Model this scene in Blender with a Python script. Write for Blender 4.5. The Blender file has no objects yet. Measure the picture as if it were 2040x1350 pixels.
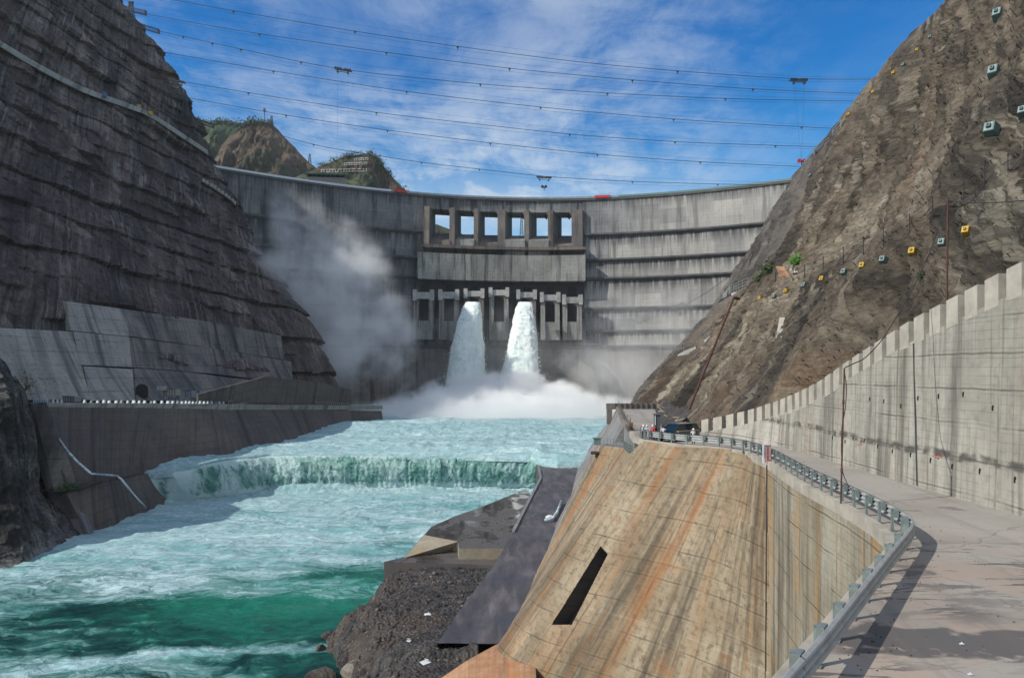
import bpy, bmesh, math, random
import numpy as np
from mathutils import Vector, Matrix
from mathutils.bvhtree import BVHTree
random.seed(7); rng = np.random.default_rng(7)
S = bpy.context.scene
COL = S.collection
R = math.radians
# ------------------------------------------------------------------ camera, light, world
F, CX, HY = 1450.0, 1020.0, 740.0            # focal length (photo px), principal column, horizon row
cam = bpy.data.cameras.new("camera"); camo = bpy.data.objects.new("camera", cam); COL.objects.link(camo)
cam.sensor_width = 36.0; cam.lens = 36.0 * F / 2040.0; cam.shift_y = 65.0 / 2040.0
cam.clip_start = 0.5; cam.clip_end = 12000
camo.location = (0, 0, 0); camo.rotation_euler = (R(90), 0, 0)
S.camera = camo
SUN_EL, SUN_AZ = 37.0, 112.0                  # azimuth measured from +Y towards -X
sd = Vector((-math.sin(R(SUN_AZ)) * math.cos(R(SUN_EL)), math.cos(R(SUN_AZ)) * math.cos(R(SUN_EL)), math.sin(R(SUN_EL))))
sun = bpy.data.lights.new("sun", 'SUN'); sun.energy = 5.0; sun.angle = R(0.5); sun.color = (1.0, 0.93, 0.82)
suno = bpy.data.objects.new("sun", sun); COL.objects.link(suno); suno.rotation_euler = sd.to_track_quat('Z', 'Y').to_euler()
S.view_settings.view_transform = 'Standard'; S.view_settings.look = 'None'
S.view_settings.exposure = -0.1; S.view_settings.gamma = 1.0
S.cycles.use_denoising = True
S.cycles.max_bounces = 12; S.cycles.diffuse_bounces = 3; S.cycles.glossy_bounces = 2
S.cycles.transmission_bounces = 2; S.cycles.volume_bounces = 10; S.cycles.transparent_max_bounces = 8
S.cycles.use_adaptive_sampling = True; S.cycles.adaptive_threshold = 0.02
S.cycles.volume_step_rate = 1.0; S.cycles.volume_max_steps = 128

class NT:
    """small helper to wire node trees"""
    def __init__(s, tree): s.t = tree; s.n = tree.nodes; s.l = tree.links
    def new(s, typ, **kw):
        n = s.n.new(typ)
        for k, v in kw.items(): setattr(n, k, v)
        return n
    def put(s, sock, v):
        if v is None: return
        if isinstance(v, bpy.types.NodeSocket): s.l.new(v, sock)
        elif isinstance(v, (tuple, list)) and len(v) == 3 and sock.type == 'RGBA': sock.default_value = (*v, 1)
        else: sock.default_value = v
    def m(s, op, a, b=None, c=None, clamp=False):
        n = s.new('ShaderNodeMath', operation=op, use_clamp=clamp)
        s.put(n.inputs[0], a); s.put(n.inputs[1], b); s.put(n.inputs[2], c); return n.outputs[0]
    def vm(s, op, a, b=None):
        n = s.new('ShaderNodeVectorMath', operation=op)
        s.put(n.inputs[0], a); s.put(n.inputs[1], b)
        return n.outputs['Value'] if op in ('LENGTH', 'DOT_PRODUCT', 'DISTANCE') else n.outputs[0]
    def xyz(s, v):
        n = s.new('ShaderNodeSeparateXYZ'); s.put(n.inputs[0], v); return n.outputs
    def comb(s, x=0.0, y=0.0, z=0.0):
        n = s.new('ShaderNodeCombineXYZ'); s.put(n.inputs[0], x); s.put(n.inputs[1], y); s.put(n.inputs[2], z); return n.outputs[0]
    def noise(s, v, scale=1.0, detail=4.0, rough=0.5, dist=0.0, lac=2.0):
        n = s.new('ShaderNodeTexNoise'); s.put(n.inputs['Vector'], v)
        n.inputs['Scale'].default_value = scale; n.inputs['Detail'].default_value = detail
        n.inputs['Roughness'].default_value = rough; n.inputs['Distortion'].default_value = dist
        n.inputs['Lacunarity'].default_value = lac; return n.outputs['Fac']
    def noisec(s, v, scale=1.0, detail=3.0):
        n = s.new('ShaderNodeTexNoise'); s.put(n.inputs['Vector'], v)
        n.inputs['Scale'].default_value = scale; n.inputs['Detail'].default_value = detail; return n.outputs['Color']
    def vor(s, v, scale=1.0, feature='F1'):
        n = s.new('ShaderNodeTexVoronoi', feature=feature); s.put(n.inputs['Vector'], v)
        n.inputs['Scale'].default_value = scale; return n.outputs[0]
    def ss(s, v, lo, hi, a=0.0, b=1.0):
        n = s.new('ShaderNodeMapRange', interpolation_type='SMOOTHSTEP'); s.put(n.inputs[0], v)
        s.put(n.inputs[1], lo); s.put(n.inputs[2], hi); s.put(n.inputs[3], a); s.put(n.inputs[4], b); return n.outputs[0]
    def lin(s, v, lo, hi, a=0.0, b=1.0):
        n = s.new('ShaderNodeMapRange'); s.put(n.inputs[0], v)
        s.put(n.inputs[1], lo); s.put(n.inputs[2], hi); s.put(n.inputs[3], a); s.put(n.inputs[4], b); return n.outputs[0]
    def mix(s, f, a, b, blend='MIX'):
        n = s.new('ShaderNodeMix', data_type='RGBA', blend_type=blend); s.put(n.inputs[0], f)
        s.put(n.inputs[6], a); s.put(n.inputs[7], b); return n.outputs[2]
    def ramp(s, f, stops):
        n = s.new('ShaderNodeValToRGB'); s.put(n.inputs[0], f); e = n.color_ramp.elements
        while len(e) < len(stops): e.new(0.5)
        for i, (p, c) in enumerate(stops): e[i].position = p; e[i].color = (*c, 1)
        return n.outputs[0]
    def scale(s, v, k): 
        n = s.new('ShaderNodeVectorMath', operation='MULTIPLY'); s.put(n.inputs[0], v); n.inputs[1].default_value = k; return n.outputs[0]

# world: physical sky, deeper blue away from the horizon, wispy cirrus
W = bpy.data.worlds.new("World"); S.world = W; W.use_nodes = True
wn = NT(W.node_tree); W.node_tree.nodes.clear()
sky = wn.new('ShaderNodeTexSky', sky_type='NISHITA'); sky.sun_disc = False
sky.sun_elevation = R(SUN_EL); sky.sun_rotation = R(-SUN_AZ); sky.altitude = 600; sky.air_density = 1.0; sky.dust_density = 0.4; sky.ozone_density = 1.5
tc = wn.new('ShaderNodeTexCoord').outputs['Generated']
wx = wn.xyz(tc)
el = wn.m('MAXIMUM', wx[2], 0.03)
inv = wn.m('DIVIDE', 1.0, wn.m('ADD', el, 0.12))
cv = wn.comb(wn.m('MULTIPLY', wx[0], inv), wn.m('MULTIPLY', wx[1], inv), 0.0)      # plane of the cloud layer
warp = wn.vm('ADD', cv, wn.scale(wn.vm('SUBTRACT', wn.noisec(cv, 1.3), (0.5, 0.5, 0.5)), (0.45, 0.45, 0)))
st = wn.scale(warp, (1.0, 0.55, 1.0))
c1 = wn.noise(st, 1.6, 12, 0.69, 0.2)
c2 = wn.noise(wn.scale(warp, (0.6, 0.6, 1)), 1.1, 5, 0.5)
c3 = wn.noise(wn.scale(warp, (1.6, 3.2, 1)), 2.0, 8, 0.68, 0.2)
cl = wn.m('MULTIPLY', wn.ss(wn.m('ADD', c1, wn.m('MULTIPLY', c3, 0.40)), 0.53, 0.86), wn.ss(c2, 0.32, 0.54))
low = wn.ss(wx[2], 0.22, 0.42, 1.0, 0.55)
left = wn.ss(wx[0], 0.10, 0.42, 1.0, 0.12)
cl = wn.m('MULTIPLY', wn.m('MULTIPLY', cl, low), left)
band = wn.m('MULTIPLY', wn.ss(wx[2], 0.2, 0.31, 0.75, 0.0), wn.ss(c2, 0.28, 0.6, 0.25, 1.0))
band = wn.m('MULTIPLY', band, wn.ss(wx[0], 0.16, 0.40, 1.0, 0.3))
cl = wn.m('MAXIMUM', cl, wn.m('MULTIPLY', band, wn.ss(c1, 0.3, 0.62, 0.45, 1.0)))
tint = wn.mix(wn.ss(wx[2], 0.02, 0.45), (0.42, 1.45, 1.70), (0.0, 0.92, 1.75))
skc = wn.mix(1.0, sky.outputs[0], tint, 'MULTIPLY')
skc = wn.mix(wn.m('MULTIPLY', cl, 0.9), skc, (8.5, 9.3, 10.2))
# unseen bright cloud added overhead and behind the camera, as fill light
bk = wn.m('MULTIPLY', wn.ss(wn.m('SUBTRACT', wn.m('MULTIPLY', wx[2], 0.35), wx[1]), -0.35, 0.15), wn.ss(c1, 0.2, 0.6, 0.55, 1.0))
skc = wn.mix(wn.m('MULTIPLY', bk, 0.56), skc, (9.5, 9.8, 10.2))
bg = wn.new('ShaderNodeBackground'); wn.put(bg.inputs[0], skc); bg.inputs[1].default_value = 0.09
wo = wn.new('ShaderNodeOutputWorld'); W.node_tree.links.new(bg.outputs[0], wo.inputs[0])

# ------------------------------------------------------------------ helpers
def P(px, py, d): return Vector(((px - CX) / F * d, d, (HY - py) / F * d))
def PZ(px, py, z): return P(px, py, z * F / (HY - py))
def hsh(i, j, k, seed):
    n = (i.astype(np.int64) * 374761393 + j.astype(np.int64) * 668265263 + k.astype(np.int64) * 2147483647 + seed * 974711) & 0xffffffff
    n = ((n ^ (n >> 13)) * 1274126177) & 0xffffffff
    n = ((n ^ (n >> 16)) * 2246822519) & 0xffffffff
    return ((n ^ (n >> 15)) & 0xffff) / 65535.0
def vnoise(p, seed=0):
    f = np.floor(p); t = p - f; t = t * t * (3 - 2 * t); i, j, k = [f[..., a].astype(np.int64) for a in range(3)]
    o = 0
    for a in (0, 1):
        for b in (0, 1):
            for c in (0, 1):
                w = (t[..., 0] if a else 1 - t[..., 0]) * (t[..., 1] if b else 1 - t[..., 1]) * (t[..., 2] if c else 1 - t[..., 2])
                o = o + w * hsh(i + a, j + b, k + c, seed)
    return o
def fbm(p, scale=(1, 1, 1), octv=5, rough=0.5, seed=0, ridge=False):
    q = np.asarray(p, float) * np.asarray(scale, float); o = 0; a = 1; tot = 0
    for k in range(octv):
        v = vnoise(q, seed + k * 17)
        if ridge: v = 1 - np.abs(2 * v - 1)
        o = o + a * v; tot += a; a *= rough; q = q * 2.03 + 11.3
    return o / tot - 0.5
def pl(xs, ys): return lambda v: np.interp(v, xs, ys)
def tagp(o, label=None, cat=None, group=None, kind=None):
    for k, v in (('label', label), ('category', cat), ('group', group), ('kind', kind)):
        if v: o[k] = v
    return o
def empty(name, loc, label, cat, group=None, rz=0):
    o = bpy.data.objects.new(name, None); COL.objects.link(o); o.location = loc; o.rotation_euler = (0, 0, rz)
    return tagp(o, label, cat, group)
def link(name, me, mat=None, parent=None, world=False):
    """link a mesh; when it has a parent and world is set its vertices are world coordinates"""
    o = bpy.data.objects.new(name, me); COL.objects.link(o)
    if mat is not None:
        for mm in (mat if isinstance(mat, (list, tuple)) else [mat]): me.materials.append(mm)
    if parent is not None:
        o.parent = parent
        if world:
            M = Matrix.LocRotScale(parent.location, parent.rotation_euler, parent.scale)
            me.transform(M.inverted())
    return o
def smooth(me, on=True): me.polygons.foreach_set('use_smooth', [on] * len(me.polygons))
def gridmesh(name, V, mat, uv=None, parent=None, flip=False, attrs=None, sm=True, world=True):
    V = np.asarray(V, float); nr, nc = V.shape[:2]
    me = bpy.data.meshes.new(name)
    idx = np.arange(nr * nc).reshape(nr, nc)
    q = np.stack([idx[:-1, :-1], idx[:-1, 1:], idx[1:, 1:], idx[1:, :-1]], -1).reshape(-1, 4)
    if flip: q = q[:, ::-1]
    me.vertices.add(nr * nc); me.vertices.foreach_set('co', V.reshape(-1))
    me.loops.add(q.size); me.loops.foreach_set('vertex_index', q.reshape(-1).astype(np.int32))
    me.polygons.add(len(q)); me.polygons.foreach_set('loop_start', np.arange(len(q), dtype=np.int32) * 4)
    me.polygons.foreach_set('loop_total', np.full(len(q), 4, np.int32))
    me.update(calc_edges=True)
    if uv is not None:
        l = me.uv_layers.new(name='UVMap'); l.data.foreach_set('uv', np.asarray(uv, np.float32).reshape(-1, 2)[q.reshape(-1)].reshape(-1))
    for k, a in (attrs or {}).items():
        at = me.attributes.new(k, 'FLOAT', 'POINT'); at.data.foreach_set('value', np.asarray(a, np.float32).reshape(-1))
    smooth(me, sm); me.validate()
    return link(name, me, mat, parent, world)
def resample(pts, n):
    p = np.asarray([tuple(v) for v in pts], float); s = np.r_[0, np.cumsum(np.linalg.norm(np.diff(p, axis=0), axis=1))]
    t = np.linspace(0, s[-1], n); return np.stack([np.interp(t, s, p[:, k]) for k in range(3)], 1)
def bypar(keys, pts, t):
    p = np.asarray([tuple(v) for v in pts], float); return np.stack([np.interp(t, keys, p[:, k]) for k in range(3)], -1)
def normals(V):
    du = np.gradient(V, axis=1); dv = np.gradient(V, axis=0); n = np.cross(du, dv)
    return n / np.maximum(np.linalg.norm(n, axis=-1, keepdims=True), 1e-9)
def loft(A, B, nr, curve=None):
    """grid between two equally long curves; row 0 = A"""
    A = np.asarray(A); B = np.asarray(B); t = np.linspace(0, 1, nr)[:, None, None]; return A[None] * (1 - t) + B[None] * t
def uvm(V):
    u = np.concatenate([np.zeros((V.shape[0], 1)), np.cumsum(np.linalg.norm(np.diff(V, axis=1), axis=2), axis=1)], 1)
    v = np.concatenate([np.zeros((1, V.shape[1])), np.cumsum(np.linalg.norm(np.diff(V, axis=0), axis=2), axis=0)], 0)
    return np.stack([np.broadcast_to(u[:1] * 0 + u.mean(0, keepdims=True), v.shape), v], -1)
class MB:
    """collects primitive shapes into one mesh"""
    def __init__(s): s.v = []; s.f = []; s.mi = []; s.k = 0
    def add(s, vs, fs):
        b = len(s.v); s.v += [tuple(v) for v in vs]; s.f += [tuple(b + i for i in f) for f in fs]; s.mi += [s.k] * len(fs); return s
    def box(s, c, size, M=None, taper=1.0):
        x, y, z = [q / 2 for q in size]; vs = []
        for dz in (-1, 1):
            t = taper if dz > 0 else 1
            for dx, dy in ((-1, -1), (1, -1), (1, 1), (-1, 1)): vs.append(Vector((dx * x * t, dy * y * t, dz * z)))
        if M is not None: vs = [M @ v for v in vs]
        vs = [v + Vector(c) for v in vs]
        return s.add(vs, [(3, 2, 1, 0), (4, 5, 6, 7), (0, 1, 5, 4), (1, 2, 6, 5), (2, 3, 7, 6), (3, 0, 4, 7)])
    def hexa(s, lo, hi):
        return s.add(list(lo) + list(hi), [(3, 2, 1, 0), (4, 5, 6, 7), (0, 1, 5, 4), (1, 2, 6, 5), (2, 3, 7, 6), (3, 0, 4, 7)])
    def prism(s, poly, off):
        """polygon of world points extruded by the vector off"""
        poly = [Vector(p) for p in poly]; n = len(poly); off = Vector(off)
        return s.add(poly + [p + off for p in poly], [tuple(range(n)), tuple(range(2 * n - 1, n - 1, -1))] + [(i, i + n, (i + 1) % n + n, (i + 1) % n) for i in range(n)])
    def bar(s, a, b, w, n=4, w2=None):
        a = Vector(a); b = Vector(b); d = (b - a)
        if d.length < 1e-6: return s
        q = d.to_track_quat('Z', 'X'); w2 = w if w2 is None else w2; vs = []
        for p, r in ((a, w), (b, w2)):
            for i in range(n):
                t = (i + 0.5) / n * 2 * math.pi; vs.append(p + q @ Vector((math.cos(t) * r, math.sin(t) * r, 0)))
        return s.add(vs, [tuple(range(n - 1, -1, -1)), tuple(range(n, 2 * n))] + [(i, (i + 1) % n, (i + 1) % n + n, i + n) for i in range(n)])
    def path(s, pts, w, n=4):
        for a, b in zip(pts[:-1], pts[1:]): s.bar(a, b, w, n)
        return s
    def sweep(s, pts, prof, up=Vector((0, 0, 1)), closed=True):
        """profile [(side, up)] swept on a path of points"""
        pts = [Vector(p) for p in pts]; n = len(prof); vs = []
        for i, p in enumerate(pts):
            t = (pts[min(i + 1, len(pts) - 1)] - pts[max(i - 1, 0)]).normalized(); sd_ = t.cross(up).normalized()
            for a, b in prof: vs.append(p + sd_ * a + up * b)
        fs = []
        for i in range(len(pts) - 1):
            for j in range(n if closed else n - 1): k = (j + 1) % n; fs.append((i * n + j, i * n + k, (i + 1) * n + k, (i + 1) * n + j))
        if closed: fs += [tuple(range(n - 1, -1, -1)), tuple(range((len(pts) - 1) * n, len(pts) * n))]
        return s.add(vs, fs)
    def ell(s, c, r, nu=12, nv=8, M=None):
        vs = [Vector((0, 0, r[2]))]
        for j in range(1, nv):
            a = math.pi * j / nv
            for i in range(nu): t = 2 * math.pi * i / nu; vs.append(Vector((math.sin(a) * math.cos(t) * r[0], math.sin(a) * math.sin(t) * r[1], math.cos(a) * r[2])))
        vs.append(Vector((0, 0, -r[2])))
        if M is not None: vs = [M @ v for v in vs]
        vs = [v + Vector(c) for v in vs]; fs = [(0, 1 + i, 1 + (i + 1) % nu) for i in range(nu)]
        for j in range(nv - 2):
            for i in range(nu): a = 1 + j * nu; fs.append((a + i, a + nu + i, a + nu + (i + 1) % nu, a + (i + 1) % nu))
        b = 1 + (nv - 2) * nu; fs += [(b + i, len(vs) - 1, b + (i + 1) % nu) for i in range(nu)]
        return s.add(vs, fs)
    def build(s, name, mat, parent=None, world=False, sm=False, uv=False):
        me = bpy.data.meshes.new(name); me.from_pydata(s.v, [], s.f); me.update()
        o = link(name, me, mat, parent, world)
        if any(s.mi): me.polygons.foreach_set('material_index', s.mi)
        if sm: smooth(me)
        return o
def truss(mb, a, b, w, n, r=0.12):
    """square lattice boom between two points"""
    a = Vector(a); b = Vector(b); q = (b - a).to_track_quat('Z', 'X'); c = [q @ Vector((x * w / 2, y * w / 2, 0)) for x, y in ((-1, -1), (1, -1), (1, 1), (-1, 1))]
    for k in c: mb.bar(a + k, b + k, r)
    for i in range(n + 1):
        p = a.lerp(b, i / n)
        for j in range(4):
            mb.bar(p + c[j], p + c[(j + 1) % 4], r * 0.7)
            if i < n: mb.bar(p + c[j], a.lerp(b, (i + 1) / n) + c[(j + 1) % 4], r * 0.7)
    return mb
# ------------------------------------------------------------------ materials
def newmat(name):
    m = bpy.data.materials.new(name); m.use_nodes = True; m.node_tree.nodes.clear(); n = NT(m.node_tree)
    b = n.new('ShaderNodeBsdfPrincipled'); o = n.new('ShaderNodeOutputMaterial'); n.l.new(b.outputs[0], o.inputs[0])
    return m, n, b
def bump(n, b, h, strength=0.5, dist=0.2, normal=None):
    k = n.new('ShaderNodeBump'); k.inputs['Strength'].default_value = strength; k.inputs['Distance'].default_value = dist
    n.put(k.inputs['Height'], h)
    if normal is not None: n.l.new(normal, k.inputs['Normal'])
    n.l.new(k.outputs[0], b.inputs['Normal']); return k.outputs[0]
def plain(name, col, rough=0.6, metal=0.0, var=0.25, vs=2.0):
    m, n, b = newmat(name); g = n.new('ShaderNodeNewGeometry').outputs['Position']
    f = n.noise(g, vs, 4, 0.6); k = 1 - var
    n.put(b.inputs['Base Color'], n.mix(n.lin(f, 0.3, 0.7), tuple(c * k for c in col), tuple(min(1, c * (1 + var * .6)) for c in col)))
    b.inputs['Roughness'].default_value = rough; b.inputs['Metallic'].default_value = metal; return m
def concrete(name, base, dark, light, src='pos', lift=3.0, joint=12.0, streak=0.8, rust=0.0, rcol=(0.30, 0.14, 0.045), fine=1.0,
             big=0.02, lineamt=0.5, rough=0.85, patch=0.35, diag=0.0, sk=1.0, band=None, side=None):
    """cast concrete: lift lines, formwork joints, run-down streaks, stains"""
    m, n, b = newmat(name); g = n.new('ShaderNodeNewGeometry').outputs['Position']; x = n.xyz(g)
    if src == 'uv':
        u_ = n.new('ShaderNodeTexCoord').outputs['UV']; ux = n.xyz(u_); A, Z = ux[0], ux[1]
    else:
        A = n.m('ADD', x[0], x[1]); Z = x[2]
        if src == 'posx': A = x[0]
        if src == 'posy': A = x[1]
    if diag: A = n.m('ADD', A, n.m('MULTIPLY', Z, diag))
    wob = n.m('MULTIPLY', n.m('SUBTRACT', n.noise(n.comb(A, Z, 0), 0.35 * fine, 3), 0.5), 0.25)
    s1 = n.noise(n.comb(n.m('MULTIPLY', A, 0.55 * fine * sk), n.m('MULTIPLY', Z, 0.035 * fine), 3.0), 1.0, 6, 0.65)
    s2 = n.noise(n.comb(n.m('MULTIPLY', A, 2.6 * fine * sk), n.m('MULTIPLY', Z, 0.09 * fine), 9.0), 1.0, 5, 0.6)
    s3 = n.noise(n.comb(n.m('MULTIPLY', A, 0.13 * fine * sk), n.m('MULTIPLY', Z, 0.02 * fine), 17.0), 1.0, 4, 0.55)
    bl = n.noise(g, big * 6, 7, 0.62); bs = n.noise(g, big * 60, 5, 0.6)
    col = n.mix(n.ss(bl, 0.35, 0.68), base, light)
    col = n.mix(n.m('MULTIPLY', n.ss(bs, 0.45, 0.75), patch), col, dark)
    dk = n.m('MULTIPLY', n.ss(s1, 0.46, 0.64), n.ss(s3, 0.38, 0.55)); 
    col = n.mix(n.m('MULTIPLY', dk, streak), col, dark)
    col = n.mix(n.m('MULTIPLY', n.ss(s2, 0.52, 0.68), streak * 0.6), col, dark)
    col = n.mix(n.m('MULTIPLY', n.ss(s2, 0.46, 0.30), streak * 0.35), col, light)
    if rust:
        r1 = n.noise(n.comb(n.m('MULTIPLY', A, 0.33 * fine), n.m('MULTIPLY', Z, 0.03 * fine), 31.0), 1.0, 5, 0.6)
        r2 = n.noise(n.comb(n.m('MULTIPLY', A, 1.1 * fine), n.m('MULTIPLY', Z, 0.06 * fine), 41.0), 1.0, 4, 0.6)
        rb = n.noise(g, big * 9, 5, 0.6)
        ra = n.m('MULTIPLY', n.m('MULTIPLY', n.ss(r1, 0.46, 0.70), n.ss(r2, 0.34, 0.62)), rust)
        ra = n.m('ADD', ra, n.m('MULTIPLY', n.ss(rb, 0.55, 0.75), rust * 0.5), clamp=True)
        col = n.mix(ra, col, rcol)
    def line(v, period, width, seed):
        fr = n.m('ABSOLUTE', n.m('SUBTRACT', n.m('FRACT', n.m('DIVIDE', n.m('ADD', v, wob), period)), 0.5))
        l = n.ss(fr, width / period, width / period * 0.35)
        return n.m('MULTIPLY', l, n.ss(n.noise(n.comb(n.m('ADD', A, seed), n.m('ADD', Z, seed), 0), 0.3 * fine, 4, 0.6), 0.33, 0.62))
    ln = n.m('MAXIMUM', line(Z, lift, 0.07 / fine, 5.0), n.m('MULTIPLY', line(A, joint, 0.10 / fine, 40.0), 0.9))
    fine_l = n.m('MULTIPLY', line(Z, lift / 4, 0.03 / fine, 80.0), 0.45)
    ln = n.m('MAXIMUM', ln, fine_l)
    col = n.mix(n.m('MULTIPLY', ln, lineamt), col, tuple(c * 0.35 for c in dark))
    if band is not None:                        # irregular grey pour line
        bn = n.m('ABSOLUTE', n.m('SUBTRACT', n.m('ADD', Z, n.m('MULTIPLY', n.m('SUBTRACT', n.noise(n.comb(n.m('MULTIPLY', A, .5), 2, 2), 0.7, 6, .65), 0.5), 1.0)), band))
        col = n.mix(n.m('MULTIPLY', n.ss(bn, 0.34, 0.12), n.ss(n.noise(g, 1.2, 4), .35, .6)), col, tuple(c * .75 for c in dark))
    if side is not None:                        # left stains deepened with painted shade, right side painted sunlit
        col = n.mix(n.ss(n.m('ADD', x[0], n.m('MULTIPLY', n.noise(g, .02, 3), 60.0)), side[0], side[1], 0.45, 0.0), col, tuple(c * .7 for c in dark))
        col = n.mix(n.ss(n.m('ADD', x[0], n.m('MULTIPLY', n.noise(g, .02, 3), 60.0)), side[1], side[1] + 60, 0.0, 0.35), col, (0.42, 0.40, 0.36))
        wn_ = n.new('ShaderNodeTexWhiteNoise', noise_dimensions='2D'); n.put(wn_.inputs['Vector'], n.comb(n.m('FLOOR', n.m('DIVIDE', A, 21.0)), n.m('FLOOR', n.m('DIVIDE', n.m('ADD', Z, n.m('MULTIPLY', n.m('FLOOR', n.m('DIVIDE', A, 21.0)), 5.0)), 13.0)), 0))
        col = n.mix(1.0, col, n.ramp(wn_.outputs['Value'], [(0, (0.72, 0.73, 0.76)), (0.55, (1.0, 1.0, 1.0)), (1, (1.22, 1.2, 1.15))]), 'MULTIPLY')
        st5 = n.noise(n.comb(n.m('MULTIPLY', A, 0.42), 77.0, n.m('MULTIPLY', Z, 0.02)), 1.0, 7, 0.7)
        for zb_ in (119.5, 97.0, 80.5, 54.5, 35.0, 154.0):      # streaky darkening that fades below each walkway
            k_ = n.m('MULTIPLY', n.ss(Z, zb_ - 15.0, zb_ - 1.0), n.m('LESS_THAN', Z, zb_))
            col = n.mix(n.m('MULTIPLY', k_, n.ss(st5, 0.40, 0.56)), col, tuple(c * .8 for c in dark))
        col = n.mix(n.m('MULTIPLY', n.ss(st5, 0.44, 0.34), 0.5), col, light)
    n.put(b.inputs['Base Color'], col); b.inputs['Roughness'].default_value = rough
    h = n.m('SUBTRACT', n.noise(g, 1.6 * fine, 6, 0.7), n.m('MULTIPLY', ln, 0.6)); bump(n, b, h, 0.35, 0.12)
    return m
def rock(name, stops, scale=0.05, vert=0.5, streak=(0.3, 0.28, 0.25), samt=0.5, bstr=0.7, bdist=1.2, warm=None, seed=0.0, shear=0.0, net=0.0, blk=False):
    m, n, b = newmat(name); g = n.new('ShaderNodeNewGeometry').outputs['Position']; x = n.xyz(g)
    A = n.m('ADD', n.m('ADD', x[0], x[1]), n.m('MULTIPLY', x[2], shear))
    sv = n.comb(n.m('MULTIPLY', A, 1.0), n.m('MULTIPLY', x[0], 0.5), n.m('MULTIPLY', x[2], 1 - vert))
    a = n.noise(sv, scale, 10, 0.66, 0.0); f = n.noise(g, scale * 14, 6, 0.7)
    fac = n.m('ADD', n.m('MULTIPLY', a, 0.72), n.m('MULTIPLY', f, 0.28))
    col = n.ramp(n.lin(fac, 0.40, 0.61), stops)
    s1 = n.noise(n.comb(n.m('MULTIPLY', A, 0.3), 7.0 + seed, n.m('MULTIPLY', x[2], 0.035)), 1.0, 6, 0.7)
    s2 = n.noise(n.comb(n.m('MULTIPLY', A, 0.04), 3.0 + seed, n.m('MULTIPLY', x[2], 0.03)), 1.0, 4)
    col = n.mix(n.m('MULTIPLY', n.m('MULTIPLY', n.ss(s1, 0.49, 0.64), n.ss(s2, 0.42, 0.58)), samt), col, streak)
    s4 = n.noise(n.comb(n.m('MULTIPLY', A, 0.3), 27.0 + seed, n.m('MULTIPLY', x[2], 0.025)), 1.0, 6, 0.7)
    col = n.mix(n.m('MULTIPLY', n.ss(s4, 0.50, 0.62), 0.75), col, tuple(c * 0.45 for c in stops[0][1]))
    if blk:
        ba = n.new('ShaderNodeAttribute', attribute_name='blk').outputs['Fac']; col = n.mix(1.0, col, n.ramp(ba, [(0, (0.55, 0.55, 0.58)), (0.6, (1.0, 1.0, 1.0)), (1, (1.6, 1.58, 1.55))]), 'MULTIPLY')
    if warm:
        w = n.noise(n.comb(n.m('MULTIPLY', A, 1.0), 50.0, n.m('MULTIPLY', x[2], 0.2)), scale * 0.6, 5, 0.6)
        col = n.mix(n.m('MULTIPLY', n.ss(w, 0.52, 0.7), warm[1]), col, warm[0])
    if net:                                     # dark grey mixed in on the far ridge
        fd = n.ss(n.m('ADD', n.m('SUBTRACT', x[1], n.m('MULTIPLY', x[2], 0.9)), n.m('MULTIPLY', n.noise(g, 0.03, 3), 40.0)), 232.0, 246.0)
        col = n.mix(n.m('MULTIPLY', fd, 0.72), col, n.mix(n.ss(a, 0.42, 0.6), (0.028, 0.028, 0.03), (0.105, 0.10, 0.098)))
    n.put(b.inputs['Base Color'], col); b.inputs['Roughness'].default_value = 0.92
    h = n.m('ADD', n.noise(sv, scale * 6, 8, 0.72, 0.0), n.m('MULTIPLY', n.noise(g, scale * 26, 5, 0.75), 0.35))
    if net:
        nz = n.m('ABSOLUTE', n.m('SUBTRACT', n.m('FRACT', n.m('MULTIPLY', n.m('ADD', x[2], n.m('MULTIPLY', n.noise(g, .3, 2), 3.0)), net)), 0.5))
        h = n.m('SUBTRACT', h, n.m('MULTIPLY', n.ss(nz, 0.2, 0.0), 0.05))
    bump(n, b, h, bstr, bdist); return m

M = {}
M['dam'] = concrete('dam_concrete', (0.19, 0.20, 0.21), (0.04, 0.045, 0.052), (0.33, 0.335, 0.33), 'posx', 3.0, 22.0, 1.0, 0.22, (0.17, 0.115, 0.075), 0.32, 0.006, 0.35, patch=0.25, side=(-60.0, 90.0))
M['dam_pale'] = concrete('dam_pale_concrete', (0.23, 0.235, 0.22), (0.06, 0.065, 0.062), (0.34, 0.345, 0.32), 'posx', 3.0, 30.0, 0.95, 0.3, (0.2, 0.16, 0.09), 0.5, 0.008, 0.35)
M['dam_dark'] = concrete('dam_dark_concrete', (0.13, 0.12, 0.115), (0.04, 0.04, 0.043), (0.22, 0.19, 0.16), 'posx', 3.0, 20.0, 0.9, 0.5, (0.15, 0.09, 0.06), 0.5, 0.01, 0.4)
M['dam_light'] = plain('outlet_concrete', (0.40, 0.40, 0.38), 0.85, 0, 0.3, 0.25)
M['walk'] = plain('walkway_concrete', (0.09, 0.095, 0.10), 0.85, 0, 0.4, 0.15)
M['batter'] = concrete('batter_concrete', (0.225, 0.172, 0.108), (0.062, 0.048, 0.033), (0.34, 0.285, 0.20), 'uv', 3.0, 6.5, 0.85, 1.05, (0.27, 0.115, 0.038), 0.75, 0.03, 0.5, sk=0.85, patch=0.7)
M['wall'] = concrete('retaining_concrete', (0.27, 0.255, 0.222), (0.10, 0.095, 0.082), (0.38, 0.365, 0.32), 'uv', 1.9, 10.0, 0.95, 0.12, (0.34, 0.2, 0.09), 1.0, 0.03, 0.6, sk=1.3, band=-4.7)
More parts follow.
